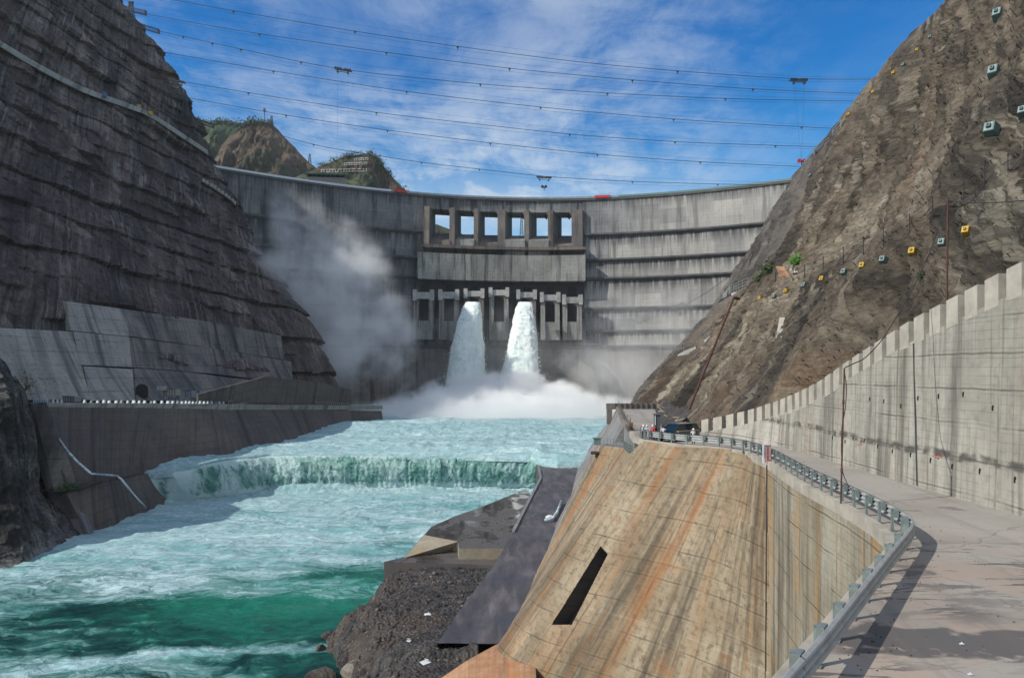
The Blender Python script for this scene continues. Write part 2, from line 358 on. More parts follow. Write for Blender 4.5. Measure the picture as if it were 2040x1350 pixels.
M['wallw'] = concrete('near_wall_concrete', (0.24, 0.21, 0.155), (0.09, 0.075, 0.055), (0.34, 0.32, 0.26), 'uv', 1.9, 7.0, 0.95, 1.0, (0.42, 0.235, 0.07), 0.9, 0.03, 0.6, sk=1.2)
M['merlon'] = plain('merlon_concrete', (0.38, 0.355, 0.305), 0.85, 0, 0.25, 0.9)
M['merlon_side'] = plain('coping_concrete', (0.36, 0.33, 0.28), 0.85, 0, 0.3, 0.8)
M['greyslab'] = concrete('wet_grey_concrete', (0.17, 0.165, 0.17), (0.06, 0.06, 0.065), (0.27, 0.265, 0.26), 'uv', 3.0, 12.0, 0.8, 0.0, fine=0.7, big=0.03, lineamt=0.3, rough=0.6)
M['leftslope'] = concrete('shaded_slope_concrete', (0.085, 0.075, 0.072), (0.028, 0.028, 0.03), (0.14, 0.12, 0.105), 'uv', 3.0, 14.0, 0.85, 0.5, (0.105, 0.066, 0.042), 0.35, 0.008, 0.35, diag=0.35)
M['revet'] = concrete('revetment_concrete', (0.27, 0.265, 0.24), (0.07, 0.07, 0.068), (0.37, 0.36, 0.325), 'posy', 4.5, 16.0, 0.8, 0.0, fine=0.4, big=0.012, lineamt=0.75, diag=-0.55)
M['revet_dark'] = concrete('dark_revetment_concrete', (0.095, 0.095, 0.095), (0.022, 0.023, 0.025), (0.22, 0.205, 0.18), 'posy', 5.0, 17.0, 0.95, 0.15, (0.10, 0.08, 0.06), fine=0.45, big=0.012, lineamt=0.75, diag=-0.55)
M['rockL'] = rock('left_rock', [(0.0, (0.022, 0.019, 0.019)), (0.35, (0.068, 0.055, 0.053)), (0.6, (0.12, 0.095, 0.088)), (0.85, (0.195, 0.155, 0.138)), (1.0, (0.29, 0.245, 0.215))],
                  0.035, 0.72, (0.27, 0.26, 0.245), 0.85, 1.0, 4.0, ((0.15, 0.09, 0.078), 0.5), shear=-0.5, blk=True)
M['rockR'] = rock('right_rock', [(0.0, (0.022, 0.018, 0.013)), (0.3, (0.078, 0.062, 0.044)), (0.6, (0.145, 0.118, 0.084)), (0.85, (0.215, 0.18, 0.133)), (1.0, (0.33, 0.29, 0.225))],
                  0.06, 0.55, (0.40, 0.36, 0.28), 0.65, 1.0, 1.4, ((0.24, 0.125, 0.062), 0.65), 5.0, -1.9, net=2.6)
M['rockB'] = rock('bank_rock', [(0.0, (0.02, 0.018, 0.017)), (0.4, (0.07, 0.06, 0.052)), (0.75, (0.15, 0.125, 0.10)), (1.0, (0.28, 0.25, 0.21))], 0.22, 0.1, (0.3, 0.27, 0.22), 0.2, 1.0, 0.7, ((0.2, 0.10, 0.055), 0.5), 9.0)
M['rockO'] = rock('outcrop_rock', [(0.0, (0.008, 0.009, 0.010)), (0.42, (0.045, 0.047, 0.046)), (0.68, (0.15, 0.148, 0.142)), (1.0, (0.36, 0.35, 0.33))], 0.06, 0.0, (0.33, 0.32, 0.3), 0.4, 1.0, 2.2, None, 13.0)
M['hill'] = rock('hill_rock', [(0.0, (0.014, 0.028, 0.012)), (0.35, (0.036, 0.046, 0.02)), (0.55, (0.07, 0.048, 0.034)), (0.8, (0.095, 0.064, 0.046)), (1.0, (0.13, 0.095, 0.068))], 0.012, 0.0, (0.12, 0.16, 0.06), 0.7, 0.9, 6.0, None, 3.0)
M['hillg'] = rock('wooded_hill', [(0.0, (0.018, 0.04, 0.02)), (0.5, (0.035, 0.075, 0.03)), (0.8, (0.07, 0.10, 0.045)), (1.0, (0.13, 0.12, 0.07))], 0.015, 0.0, (0.05, 0.10, 0.03), 0.5, 1.0, 10.0, None, 23.0)
M['leaf'] = plain('foliage', (0.05, 0.095, 0.03), 0.8, 0, 0.5, 0.5)
M['leafb'] = plain('bright_grass', (0.10, 0.26, 0.03), 0.8, 0, 0.4, 2)
M['twig'] = plain('twig', (0.10, 0.07, 0.045), 0.9)
M['galv'] = plain('galvanised_steel', (0.30, 0.33, 0.325), 0.5, 0.35, 0.2, 3.0)
M['galvd'] = plain('weathered_post_steel', (0.19, 0.23, 0.225), 0.6, 0.3, 0.3, 3.0)
M['rail'] = plain('painted_rail', (0.35, 0.36, 0.36), 0.6, 0.2, 0.2)
M['railR'] = plain('rusty_pipe', (0.085, 0.032, 0.022), 0.7, 0.1, 0.4, 4)
M['steel'] = plain('dark_steel', (0.045, 0.055, 0.065), 0.6, 0.3, 0.3)
M['cable'] = plain('cable_steel', (0.02, 0.022, 0.028), 0.7, 0.0, 0.1)
M['black'] = plain('black_rubber_and_holes', (0.012, 0.012, 0.013), 0.8)  # rubber, and painted dark for windows, tunnel mouth and small holes
M['recess'] = plain('recess_shadow_concrete', (0.045, 0.05, 0.058), 0.95, 0, 0.3, 0.1)  # near-black: painted shade for recesses, also dark joints and brackets
M['yellow'] = plain('yellow_paint', (0.50, 0.31, 0.02), 0.55, 0, 0.25, 2)
M['teal'] = plain('teal_paint', (0.12, 0.20, 0.20), 0.6, 0, 0.25, 2)
M['pale'] = plain('pale_face', (0.22, 0.30, 0.30), 0.7, 0, 0.2, 2)
M['white'] = plain('white_paint', (0.62, 0.66, 0.70), 0.6, 0, 0.15)
M['whited'] = plain('grey_white_paint', (0.26, 0.30, 0.33), 0.7, 0, 0.3, 0.5)
M['blue'] = plain('blue_paint', (0.05, 0.12, 0.30), 0.6)
M['red'] = plain('red_cloth', (0.55, 0.03, 0.03), 0.7)
M['redsign'] = plain('red_letter_paint', (0.36, 0.02, 0.02), 0.7)
M['pinksign'] = plain('faded_sign_board', (0.48, 0.30, 0.30), 0.7)
M['green'] = plain('green_roof', (0.02, 0.13, 0.09), 0.6)
M['rust'] = plain('rust_stain', (0.22, 0.09, 0.03), 0.8)
M['skin'] = plain('skin', (0.36, 0.2, 0.13), 0.6)
M['hair'] = plain('hair', (0.015, 0.012, 0.012), 0.7)
M['lav'] = plain('lavender_shirt', (0.62, 0.58, 0.72), 0.8)
M['shirt'] = plain('white_shirt', (0.72, 0.72, 0.74), 0.8)
M['tan'] = plain('tan_shirt', (0.36, 0.30, 0.22), 0.8)
M['brown'] = plain('brown_jacket', (0.06, 0.035, 0.025), 0.8)
M['navy'] = plain('dark_trousers', (0.02, 0.022, 0.035), 0.8)
M['helmet'] = plain('white_helmet', (0.8, 0.8, 0.8), 0.35)
M['orangeg'] = concrete('orange_ground', (0.36, 0.18, 0.09), (0.10, 0.07, 0.05), (0.44, 0.27, 0.16), 'uv', 2.5, 7.0, 0.5, 0.8, (0.40, 0.16, 0.06), 1.0, 0.1, 0.3)
# car paint and glass
m, n, b = newmat('car_paint'); b.inputs['Base Color'].default_value = (0.008, 0.02, 0.022, 1); b.inputs['Roughness'].default_value = 0.22; b.inputs['Coat Weight'].default_value = 0.6; M['carpaint'] = m
m, n, b = newmat('car_glass'); b.inputs['Base Color'].default_value = (0.006, 0.016, 0.022, 1); b.inputs['Roughness'].default_value = 0.06; M['carglass'] = m
m, n, b = newmat('chrome'); b.inputs['Base Color'].default_value = (0.7, 0.72, 0.74, 1); b.inputs['Roughness'].default_value = 0.2; b.inputs['Metallic'].default_value = 0.9; M['chrome'] = m

# road: worn concrete slab with dark damp / bitumen patches and red dust
m, n, b = newmat('road_surface'); g = n.new('ShaderNodeNewGeometry').outputs['Position']; x = n.xyz(g)
bl = n.noise(g, 0.16, 7, 0.6); fn = n.noise(g, 3.5, 6, 0.7); col = n.mix(n.ss(bl, 0.35, 0.65), (0.25, 0.228, 0.20), (0.31, 0.295, 0.265))
red = n.noise(g, 0.3, 5, 0.6); nearm = n.ss(x[1], 36.0, 19.0)
col = n.mix(n.m('MULTIPLY', n.ss(red, 0.36, 0.62), n.m('ADD', n.m('MULTIPLY', nearm, 0.45), 0.02)), col, (0.36, 0.245, 0.18))
pv = n.comb(n.m('MULTIPLY', x[0], 0.32), n.m('MULTIPLY', x[1], 1.25), 0)
pt = n.noise(pv, 0.55, 8, 0.68, 0.5)
pm = n.m('MULTIPLY', n.ss(x[1], 31.5, 27.0), n.ss(n.noise(g, 0.18, 3), 0.33, 0.55))
dpt = n.m('MULTIPLY', n.ss(pt, 0.522, 0.548), pm)
bandm = n.m('MULTIPLY', n.ss(n.m('ABSOLUTE', n.m('SUBTRACT', x[1], n.m('ADD', 19.0, n.m('MULTIPLY', n.m('SUBTRACT', n.noise(g, 0.35, 4), 0.5), 4.0)))), 1.25, 1.0), n.ss(x[0], 7.5, 8.6))
dpt = n.m('MAXIMUM', dpt, bandm); dpt = n.m('MULTIPLY', dpt, n.ss(n.noise(g, 1.8, 4), 0.28, 0.42))
dpt = n.m('MAXIMUM', dpt, n.m('MULTIPLY', n.ss(n.noise(n.comb(n.m('MULTIPLY', x[0], .5), x[1], 0), 0.5, 6, .6), 0.63, 0.66), 0.6))
col = n.mix(n.m('MULTIPLY', dpt, 0.9), col, (0.072, 0.07, 0.072))
col = n.mix(n.m('MULTIPLY', n.ss(fn, 0.55, 0.75), 0.35), col, (0.12, 0.1, 0.09))
vc = n.new('ShaderNodeTexVoronoi', feature='DISTANCE_TO_EDGE'); n.put(vc.inputs['Vector'], n.vm('ADD', g, n.scale(n.noisec(g, 0.6, 5), (2.2, 2.2, 0)))); vc.inputs['Scale'].default_value = 0.16
col = n.mix(n.m('MULTIPLY', n.ss(vc.outputs[0], 0.005, 0.002), 0.4), col, (0.05, 0.045, 0.04))
trk = n.noise(n.comb(n.m('MULTIPLY', n.m('SUBTRACT', x[0], n.m('MULTIPLY', x[1], 0.12)), 0.8), n.m('MULTIPLY', x[1], 0.02), 4.0), 1.0, 5, 0.65)
col = n.mix(n.m('MULTIPLY', n.ss(trk, 0.52, 0.66), 0.32), col, (0.12, 0.112, 0.105))
n.put(b.inputs['Base Color'], col); b.inputs['Roughness'].default_value = 0.85; bump(n, b, n.m('ADD', fn, n.m('MULTIPLY', dpt, -0.2)), 0.4, 0.03); M['road'] = m
# wet flat terrace
m, n, b = newmat('wet_terrace'); g = n.new('ShaderNodeNewGeometry').outputs['Position']
wet = n.noise(n.scale(g, (1, 0.6, 1)), 0.16, 7, 0.6, 0.3); fn = n.noise(g, 1.2, 6, 0.7)
col = n.mix(n.ss(wet, 0.45, 0.6), (0.085, 0.075, 0.068), (0.045, 0.042, 0.042)); col = n.mix(n.m('MULTIPLY', n.ss(fn, 0.55, 0.7), 0.6), col, (0.16, 0.14, 0.12))
n.put(b.inputs['Base Color'], col); n.put(b.inputs['Roughness'], n.ss(wet, 0.42, 0.55, 0.65, 0.06)); bump(n, b, n.m('MULTIPLY', fn, n.ss(wet, 0.55, 0.42)), 0.4, 0.1); M['wet'] = m
# purple-brown silty ramp
m, n, b = newmat('silty_ramp'); g = n.new('ShaderNodeNewGeometry').outputs['Position']
a = n.noise(n.scale(g, (1.0, 0.18, 1)), 0.5, 8, 0.65, 0.4); c = n.noise(g, 0.12, 5, 0.6)
col = n.ramp(n.lin(a, 0.3, 0.7), [(0, (0.03, 0.027, 0.028)), (0.5, (0.072, 0.064, 0.068)), (1, (0.15, 0.135, 0.135))]); col = n.mix(n.ss(c, 0.5, 0.7), col, (0.05, 0.046, 0.05))
n.put(b.inputs['Base Color'], col); n.put(b.inputs['Roughness'], n.lin(c, 0.3, 0.7, 0.7, 0.35)); bump(n, b, a, 0.5, 0.2); M['silt'] = m
# dark gravel debris
m, n, b = newmat('debris_gravel'); g = n.new('ShaderNodeNewGeometry').outputs['Position']
v = n.vor(g, 2.2); a = n.noise(g, 0.5, 8, 0.7); c = n.noise(g, 0.13, 4, 0.6)
col = n.mix(n.ss(a, 0.4, 0.65), (0.016, 0.016, 0.017), (0.065, 0.058, 0.054)); col = n.mix(n.m('MULTIPLY', n.ss(c, 0.5, 0.65), 0.4), col, (0.075, 0.048, 0.034))
col = n.mix(n.ss(n.noise(g, 3.4, 3, .6), 0.64, 0.7), col, (0.26, 0.24, 0.22))
n.put(b.inputs['Base Color'], col); b.inputs['Roughness'].default_value = 0.8; bump(n, b, n.m('ADD', n.m('MULTIPLY', v, -1), a), 0.9, 0.35); M['debris'] = m

# water: green depth, foam by attribute + noise
def watermat(name, foamcol=(0.38, 0.57, 0.61), deep=(0.001, 0.026, 0.026), mid=(0.008, 0.15, 0.10)):
    m, n, b = newmat(name); g = n.new('ShaderNodeNewGeometry').outputs['Position']
    at = n.new('ShaderNodeAttribute', attribute_name='foam').outputs['Fac']; tl = n.new('ShaderNodeAttribute', attribute_name='teal').outputs['Fac']
    w = n.vm('ADD', n.scale(g, (0.7, 1.35, 1)), n.scale(n.vm('SUBTRACT', n.noisec(g, 0.09, 4), (0.5, 0.5, 0.5)), (13, 13, 0)))
    n1 = n.noise(w, 0.16, 9, 0.66, 0.5); n2 = n.noise(w, 0.75, 7, 0.68, 0.7)
    rid = n.m('SUBTRACT', 1.0, n.m('MULTIPLY', n.m('ABSOLUTE', n.m('SUBTRACT', n.noise(w, 0.42, 7, 0.6, 0.8), 0.5)), 11.0), clamp=True)
    fo = n.m('ADD', at, n.m('MULTIPLY', n.m('SUBTRACT', n1, 0.5), 2.3))
    foam = n.ss(n.m('ADD', fo, n.m('MULTIPLY', n.m('SUBTRACT', n2, 0.5), 0.95)), 0.28, 0.95)
    foam = n.m('MAXIMUM', foam, n.m('MULTIPLY', rid, n.ss(fo, 0.1, 0.55, 0.02, 0.5)))
    wc = n.mix(n.ss(n.m('ADD', n.m('ADD', n1, n.m('MULTIPLY', n.m('SUBTRACT', n2, .5), .6)), n.m('MULTIPLY', tl, 0.7)), 0.5, 1.1), deep, mid)
    wc = n.mix(n.ss(fo, 0.0, 0.6, 0.0, 0.55), wc, (0.06, 0.27, 0.24))
    n5 = n.noise(n.scale(w, (0.55, 1.0, 1)), 0.07, 8, 0.62, 0.9); n6 = n.noise(w, 0.33, 8, 0.7, 1.2)
    fcol = n.mix(n.ss(n2, 0.35, 0.7), tuple(c * 0.62 for c in foamcol), foamcol)
    fcol = n.mix(n.m('MULTIPLY', n.ss(n.m('ADD', n5, n.m('MULTIPLY', n.m('SUBTRACT', n6, 0.5), 0.7)), 0.50, 0.38), n.ss(at, 1.0, 1.4, 0.75, 0.3)), fcol, (0.12, 0.32, 0.33))
    fcol = n.mix(n.m('MULTIPLY', n.ss(n.m('ADD', n5, n.m('MULTIPLY', n.m('SUBTRACT', n6, 0.5), 0.7)), 0.56, 0.70), 0.7), fcol, (0.56, 0.72, 0.74))
    col = n.mix(foam, wc, fcol)
    n.put(b.inputs['Base Color'], col); n.put(b.inputs['Roughness'], n.lin(foam, 0, 1, 0.16, 0.75))
    b.inputs['IOR'].default_value = 1.33
    h = n.m('ADD', n.m('MULTIPLY', n2, 0.8), n.m('ADD', n.m('MULTIPLY', n1, 0.9), n.m('MULTIPLY', foam, 0.3)))
    bump(n, b, h, 0.6, 0.8); return m
M['water'] = watermat('river_water')
# falling water of the weir
m, n, b = newmat('falling_water'); u = n.new('ShaderNodeTexCoord').outputs['UV']; ux = n.xyz(u); at = n.new('ShaderNodeAttribute', attribute_name='foam').outputs['Fac']
uw = n.vm('ADD', u, n.scale(n.vm('SUBTRACT', n.noisec(u, 0.22), (0.5, 0.5, 0.5)), (5.0, 7.0, 0)))
s1 = n.noise(n.scale(uw, (1.0, 0.55, 1)), 0.5, 9, 0.74, 0.8); s2 = n.noise(n.scale(uw, (1.0, 0.3, 1)), 1.5, 7, 0.72, 0.5)
s3 = n.noise(n.scale(u, (1.0, 0.6, 1)), 0.085, 4)
fo = n.m('ADD', n.m('MULTIPLY', s1, 0.65), n.m('MULTIPLY', s2, 0.4)); foam = n.ss(n.m('ADD', fo, n.m('ADD', at, n.m('MULTIPLY', n.m('SUBTRACT', s3, 0.5), 0.5))), 0.44, 0.70)
col = n.mix(foam, n.mix(n.ss(s1, .35, .6), (0.03, 0.14, 0.12), (0.12, 0.32, 0.27)), (0.50, 0.65, 0.66)); n.put(b.inputs['Base Color'], col); n.put(b.inputs['Roughness'], n.lin(foam, 0, 1, 0.3, 0.8)); bump(n, b, fo, 0.9, 1.0); M['fall'] = m
# spray-white jets
m, n, b = newmat('jet_water'); u = n.new('ShaderNodeTexCoord').outputs['UV']; g = n.new('ShaderNodeNewGeometry').outputs['Position']
s1 = n.noise(n.scale(g, (1, 1, 0.4)), 0.16, 8, 0.68, 0.5); s2 = n.noise(n.scale(g, (1, 1, 0.22)), 0.7, 6, 0.7, 0.3)
f = n.m('ADD', n.m('MULTIPLY', s1, 0.6), n.m('MULTIPLY', s2, 0.4))
col = n.ramp(n.lin(f, 0.33, 0.62), [(0, (0.30, 0.50, 0.46)), (0.3, (0.66, 0.80, 0.77)), (1, (0.93, 0.96, 0.95))])
n.put(b.inputs['Base Color'], col); b.inputs['Roughness'].default_value = 0.8; b.inputs['Subsurface Weight'].default_value = 0.0; bump(n, b, f, 1.0, 2.0); M['jet'] = m
m, n, b = newmat('thin_white_water'); g = n.new('ShaderNodeNewGeometry').outputs['Position']; f = n.noise(g, 0.5, 5, 0.7)
n.put(b.inputs['Base Color'], n.mix(n.ss(f, 0.4, 0.6), (0.25, 0.33, 0.38), (0.72, 0.8, 0.84))); b.inputs['Roughness'].default_value = 0.5; M['stream'] = m
# ------------------------------------------------------------------ terrain: ground sheet, cliffs, hills
WL, PLZ = -40.0, -28.0                       # river level, plunge-pool level
mb = MB(); mb.box((0, 2000, -95), (9000, 9000, 2)); tagp(mb.build('ground', M['hillg']), kind='structure')
def bvh_of(V):
    nr, nc = V.shape[:2]; idx = np.arange(nr * nc).reshape(nr, nc)
    q = np.stack([idx[:-1, :-1], idx[:-1, 1:], idx[1:, 1:], idx[1:, :-1]], -1).reshape(-1, 4)
    return BVHTree.FromPolygons([tuple(v) for v in V.reshape(-1, 3)], [tuple(int(i) for i in f) for f in q])
def hit(bv, px, py, back=0.0):
    d = P(px, py, 1.0).normalized(); h = bv.ray_cast(Vector((0, 0, 0)), d)
    if h[0] is None: return None
    return h[0] - d * back
# left cliff
zs = [-60, -20, 0, 29, 60, 90, 122, 153, 200, 235, 286, 380]
XS = pl(zs, [-85, -95, -109, -127, -152, -179, -197, -221, -243, -263, -301, -372])
DS = pl(zs, [415, 420, 440, 460, 480, 500, 520, 541, 552, 560, 560, 560])
def XL(d, z):
    ds = DS(z); xs = XS(z); k = 0.22 + 0.08 * np.clip((d - 300) / 200, 0, 1)
    near = xs - (ds - d) * 0.22; far = xs - (d - ds) * 0.9
    t = 12.0; w = 1 / (1 + np.exp(-(d - ds) / t)); return near * (1 - w) + far * w
nd, nz = 520, 430
dd = np.r_[np.linspace(188, 620, nd - 20), np.linspace(625, 900, 20)]; zz = np.linspace(-60, 330, nz)
D, Z = np.meshgrid(dd, zz)
Zt = Z * np.clip(0.55 + (D - 188) / 170, 0.55, 1.0) ; Zt = np.where(Z > -60, np.minimum(Z, Zt + 25), Z); Zt = np.minimum(Zt, np.maximum(0.52 * np.minimum(D, 545) + 4, 40) + 0.15 * (Zt - 200).clip(0)); Zt = np.where(D > 535, Z, Zt)  # unseen cliff top cut low so that sun reaches the jets
X = XL(D, Zt)
Pn = np.stack([X, D, Zt], -1)
# benches: sloping ledge lines every ~22 m, wandering
bz = Zt + 0.10 * (D - 400) + 26 * fbm(np.stack([D, D * 0, Zt * 0.3], -1), (0.014,) * 3, 4, seed=4)
ph = (bz / 21.0) % 1.0
bm_ = 0.7 + 1.2 * np.clip(fbm(np.stack([D, D * 0, Zt], -1), (0.015, 1, 0.04), 3, seed=14) * 3 + .5, 0, 1)
X = X - (2.0 * (ph - 0.5) + 1.0 * (ph > 0.93) * (1 - ph) / 0.07) * bm_
amp = 1 - 0.75 * np.exp(-((Zt + 5) / 26.0) ** 2)
nz1 = fbm(Pn, (0.02, 0.02, 0.012), 6, 0.6, 21) * 10 + fbm(Pn, (0.13, 0.13, 0.045), 5, 0.64, 5, True) * 3.2
X = X + nz1 * amp
wd = D + 9 * fbm(Pn, (0.03, 0.03, 0.03), 4, seed=41); wz = bz + 5 * fbm(Pn, (0.05, 0.05, 0.05), 3, seed=42)
ib, jb = np.floor(wd / 17.0), np.floor(wz / 21.0 * 2); blk = hsh(ib, jb, jb * 0, 5); ib2, jb2 = np.floor(wd / 6.0), np.floor(wz / 5.2); blk2 = hsh(ib2, jb2, jb2 * 0, 9)
X = X + ((blk - .5) * 3.4 + (blk2 - .5) * 1.7) * amp
blkc = np.clip(0.62 * blk + 0.38 * blk2, 0, 1)
LV = np.stack([X, D, Zt], -1)
gridmesh('left_cliff', LV, M['rockL'], attrs={'blk': blkc}, sm=False)
bpy.data.objects['left_cliff']['kind'] = 'structure'
bvL = bvh_of(LV[::2, ::2])
# right cliff
topz = pl([30, 60, 100, 135, 180, 240, 330, 480, 576, 700], [42, 55, 74, 85, 92, 103, 119, 136, 160, 176])
dlt = pl([30, 60, 78, 83, 110, 135, 200, 300, 400, 500, 600, 900], [6.5, 5.0, -1.0, -7.0, -7.8, -8.8, -10.5, -12, -14, -14, -13, -13])
base = pl([0, 60, 100, 180, 250], [20, 20.5, 19.0, 15.5, 14.1])
def XR(d, z):
    fall = np.clip(1 - (z + 7) / 48.0, 0, 1.15); return base(d) + 0.2 * d + 0.6 * z + dlt(d) * fall
ncr, nrr = 900, 420
dd = 26 * (760 / 26) ** (np.linspace(0, 1, ncr)); t = np.linspace(0, 1, nrr)
D, T = np.meshgrid(dd, t); zb = pl([26, 76, 86, 140, 160, 760], [-10, -9, -10, -12, -45, -60])(D)
tc_ = np.clip(T / 0.9, 0, 1); over = np.clip((T - 0.9) / 0.1, 0, 1)
Z = zb + (topz(D) - zb) * tc_
X = XR(D, Z) + over ** 1.3 * 80; Z = Z + over * 9
Pn = np.stack([X, D, Z], -1); near = np.clip((D - 30) / 250, 0.12, 1.0)
SH = D - 1.1 * Z
rn = fbm(np.stack([SH, D * 0, Z * 0.3], -1), (0.035,) * 3, 5, 0.55, 31) * 11
gul = fbm(np.stack([SH, D * 0, Z * 0.12], -1), (0.09,) * 3, 4, 0.6, 33, True) * 8.0
fine = fbm(Pn, (0.45, 0.45, 0.35), 5, 0.62, 35) * 2.6 + fbm(np.stack([SH, X * 0.3, Z * 0.22], -1), (0.38,) * 3, 4, 0.6, 36, True) * 2.6
fine2 = fbm(np.stack([SH, X * 0.5, Z * 0.35], -1), (1.5,) * 3, 4, 0.62, 39, True) * 0.75
edge = np.clip(tc_ * 12, 0, 1) * np.clip((1 - tc_) * 7 + 0.25, 0, 1)
X = X + (rn + gul) * np.clip(near * 1.8, 0.42, 1.3) * edge + (fine * np.clip(near * 2.4, 0.5, 1) + fine2) * edge
# the gully that parts the far dark ridge from the near face
gd = 245 + 0.9 * (Z - 30); X = X + 9.0 * np.exp(-((D - gd) / 16.0) ** 2) * np.clip((Z - 22) / 12, 0, 1) * np.clip((100 - Z) / 30, 0, 1)
bm2 = np.clip((Z - 17.3 - 1.2 * fbm(Pn, (.06,) * 3, 3, seed=77)) / 1.0, 0, 1) * np.clip((185 - D) / 30, 0, 1); X = X + 2.6 * bm2 * np.clip((62 - Z) / 40, 0, 1)
RV = np.stack([X, D, Z], -1)
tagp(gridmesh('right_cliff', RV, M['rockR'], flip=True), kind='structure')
bvR = bvh_of(RV[::2, ::2])
# left foreground outcrop
rows_r = [(163, 1063, 178), (148, 1050, 180), (133, 1023, 182), (100, 997, 184), (82, 980, 185), (80, 930, 186), (67, 853, 187), (58, 803, 188), (53, 780, 188), (38, 762, 188), (23, 747, 188), (15, 727, 188), (-2, 710, 188), (-20, 690, 189)]
rows_l = [(-420, 1200, 122), (-420, 1170, 124), (-420, 1100, 128), (-420, 1050, 132), (-420, 980, 136), (-420, 920, 140), (-420, 840, 146), (-420, 780, 150), (-420, 740, 152), (-420, 700, 156), (-420, 670, 160), (-420, 640, 164), (-420, 610, 166), (-420, 580, 168)]
mid = [(40, 1128, 150), (45, 1110, 153), (50, 1080, 157), (40, 1030, 161), (35, 980, 165), (30, 930, 168), (25, 860, 171), (20, 810, 173), (15, 785, 174), (8, 766, 176), (2, 750, 178), (-6, 733, 180), (-20, 718, 182), (-40, 700, 183)]
kr = np.linspace(0, 13, 260); A = bypar(range(14), [P(*p) for p in rows_r], kr); C_ = bypar(range(14), [P(*p) for p in mid], kr); B = bypar(range(14), [P(*p) for p in rows_l], kr)
bk = A + np.array([-24.0, 26.0, 0.0]) ; u = np.linspace(0, 1, 300)
G = np.zeros((260, 300, 3))
for k in range(3):
    for r in range(260): G[r, :, k] = np.interp(u, [0, 0.12, 0.5, 1.0], [bk[r, k], A[r, k], C_[r, k], B[r, k]])
nn = fbm(G, (0.06, 0.06, 0.06), 5, 0.55, 51) * 9 + fbm(G, (0.18, 0.18, 0.22), 5, 0.6, 52, True) * 4.2
e = np.clip((u - 0.0) * 10, 0, 1)[None, :]; N = np.array([0.75, -0.65, 0.1]); bott = np.clip((kr[:, None] + .3) / 2, 0.35, 1)
G = G + N[None, None] * (nn * np.clip(e, .3, 1) * bott * .8 - 1.0)[..., None]; G[0, :, 2] = WL - 4
G[:1, :, 2] = WL - 6
tagp(gridmesh('left_outcrop', G, M['rockO'], flip=True), kind='structure'); bvO = bvh_of(G)
# hills behind the dam
def hill(name, prof, d, run, mat, seed, amp, zb=60, nc=220, nr=110):
    px = np.linspace(prof[0][0], prof[-1][0], nc); py = np.interp(px, [p[0] for p in prof], [p[1] for p in prof])
    top = np.stack([(px - CX) / F * d, np.full(nc, d), (HY - py) / F * d], -1); t = np.linspace(-0.35, 1, nr)[:, None]
    V = np.repeat(top[None], nr, 0); h = top[None, :, 2] - zb
    V[..., 2] = top[None, :, 2] - h * np.abs(t) ** 1.1; V[..., 1] = d - run * t
    ridge = fbm(V, (0.011, 0.004, 0.004), 6, 0.62, seed, True) * amp * 5; V[..., 1] += ridge * np.clip(np.abs(t) * 6, 0.0, 1)
    V[..., 2] += fbm(V, (0.03, 0.03, 0.03), 5, 0.6, seed + 3, True) * amp * 0.7 * np.clip(np.abs(t) * 5, 0.25, 1); V[..., 0] += fbm(V, (0.01,) * 3, 4, 0.6, seed + 9) * amp * np.clip(np.abs(t) * 4, 0, 1)
    o = gridmesh(name, V, mat, flip=True); o['kind'] = 'structure'; return V
H1 = hill('wooded_hill', [(300, 250), (378, 232), (400, 238), (425, 246), (445, 241), (470, 250), (500, 252), (540, 300), (600, 400)], 1500, 420, M['hillg'], 61, 24)
H2 = hill('brown_hill', [(405, 420), (440, 292), (465, 262), (486, 250), (505, 243), (525, 241), (542, 247), (560, 266), (580, 287), (606, 314), (630, 336), (700, 420)], 1250, 380, M['hill'], 71, 26)
H3 = hill('quarried_hill', [(560, 372), (604, 345), (630, 335), (655, 325), (680, 314), (705, 308), (735, 304), (750, 313), (765, 332), (785, 356), (802, 374), (815, 384), (850, 440), (890, 455), (930, 470)], 950, 260, M['hill'], 81, 16)
def ridge_shrubs(name, label, pts, d, n, size):
    mbs = MB()
    for k in range(n):
        t = random.random() * (len(pts) - 1); i = int(t); f_ = t - i
        px = pts[i][0] * (1 - f_) + pts[i + 1][0] * f_; py = pts[i][1] * (1 - f_) + pts[i + 1][1] * f_
        c = P(px, py, d); r = size * (0.5 + random.random())
        for q in range(34):
            v = Vector((random.gauss(0, .5), random.gauss(0, .5), random.gauss(.4, .42))) * r; a = Vector((random.uniform(-1, 1), random.uniform(-1, 1), random.uniform(-1, 1))) * r * .3; b_ = Vector((random.uniform(-1, 1), random.uniform(-1, 1), random.uniform(-1, 1))) * r * .3
            mbs.add([c + v, c + v + a, c + v + b_, c + v + a * .6 - b_ * .6], [(0, 1, 2), (0, 3, 1)])
    tagp(mbs.build(name, M['leaf']), label, 'shrubs', kind='stuff')
ridge_shrubs('ridge_scrub', 'dark green scrub along the wooded ridge behind the dam', [(385, 240), (405, 243), (425, 249), (445, 244), (470, 253), (490, 249), (510, 243), (540, 247)], 1245, 60, 6)
ridge_shrubs('hilltop_scrub', 'green scrub on the ridge of the quarried hill', [(612, 342), (655, 325), (680, 315), (705, 309), (738, 305), (752, 316), (770, 340), (800, 375), (815, 385)], 945, 80, 3.4)
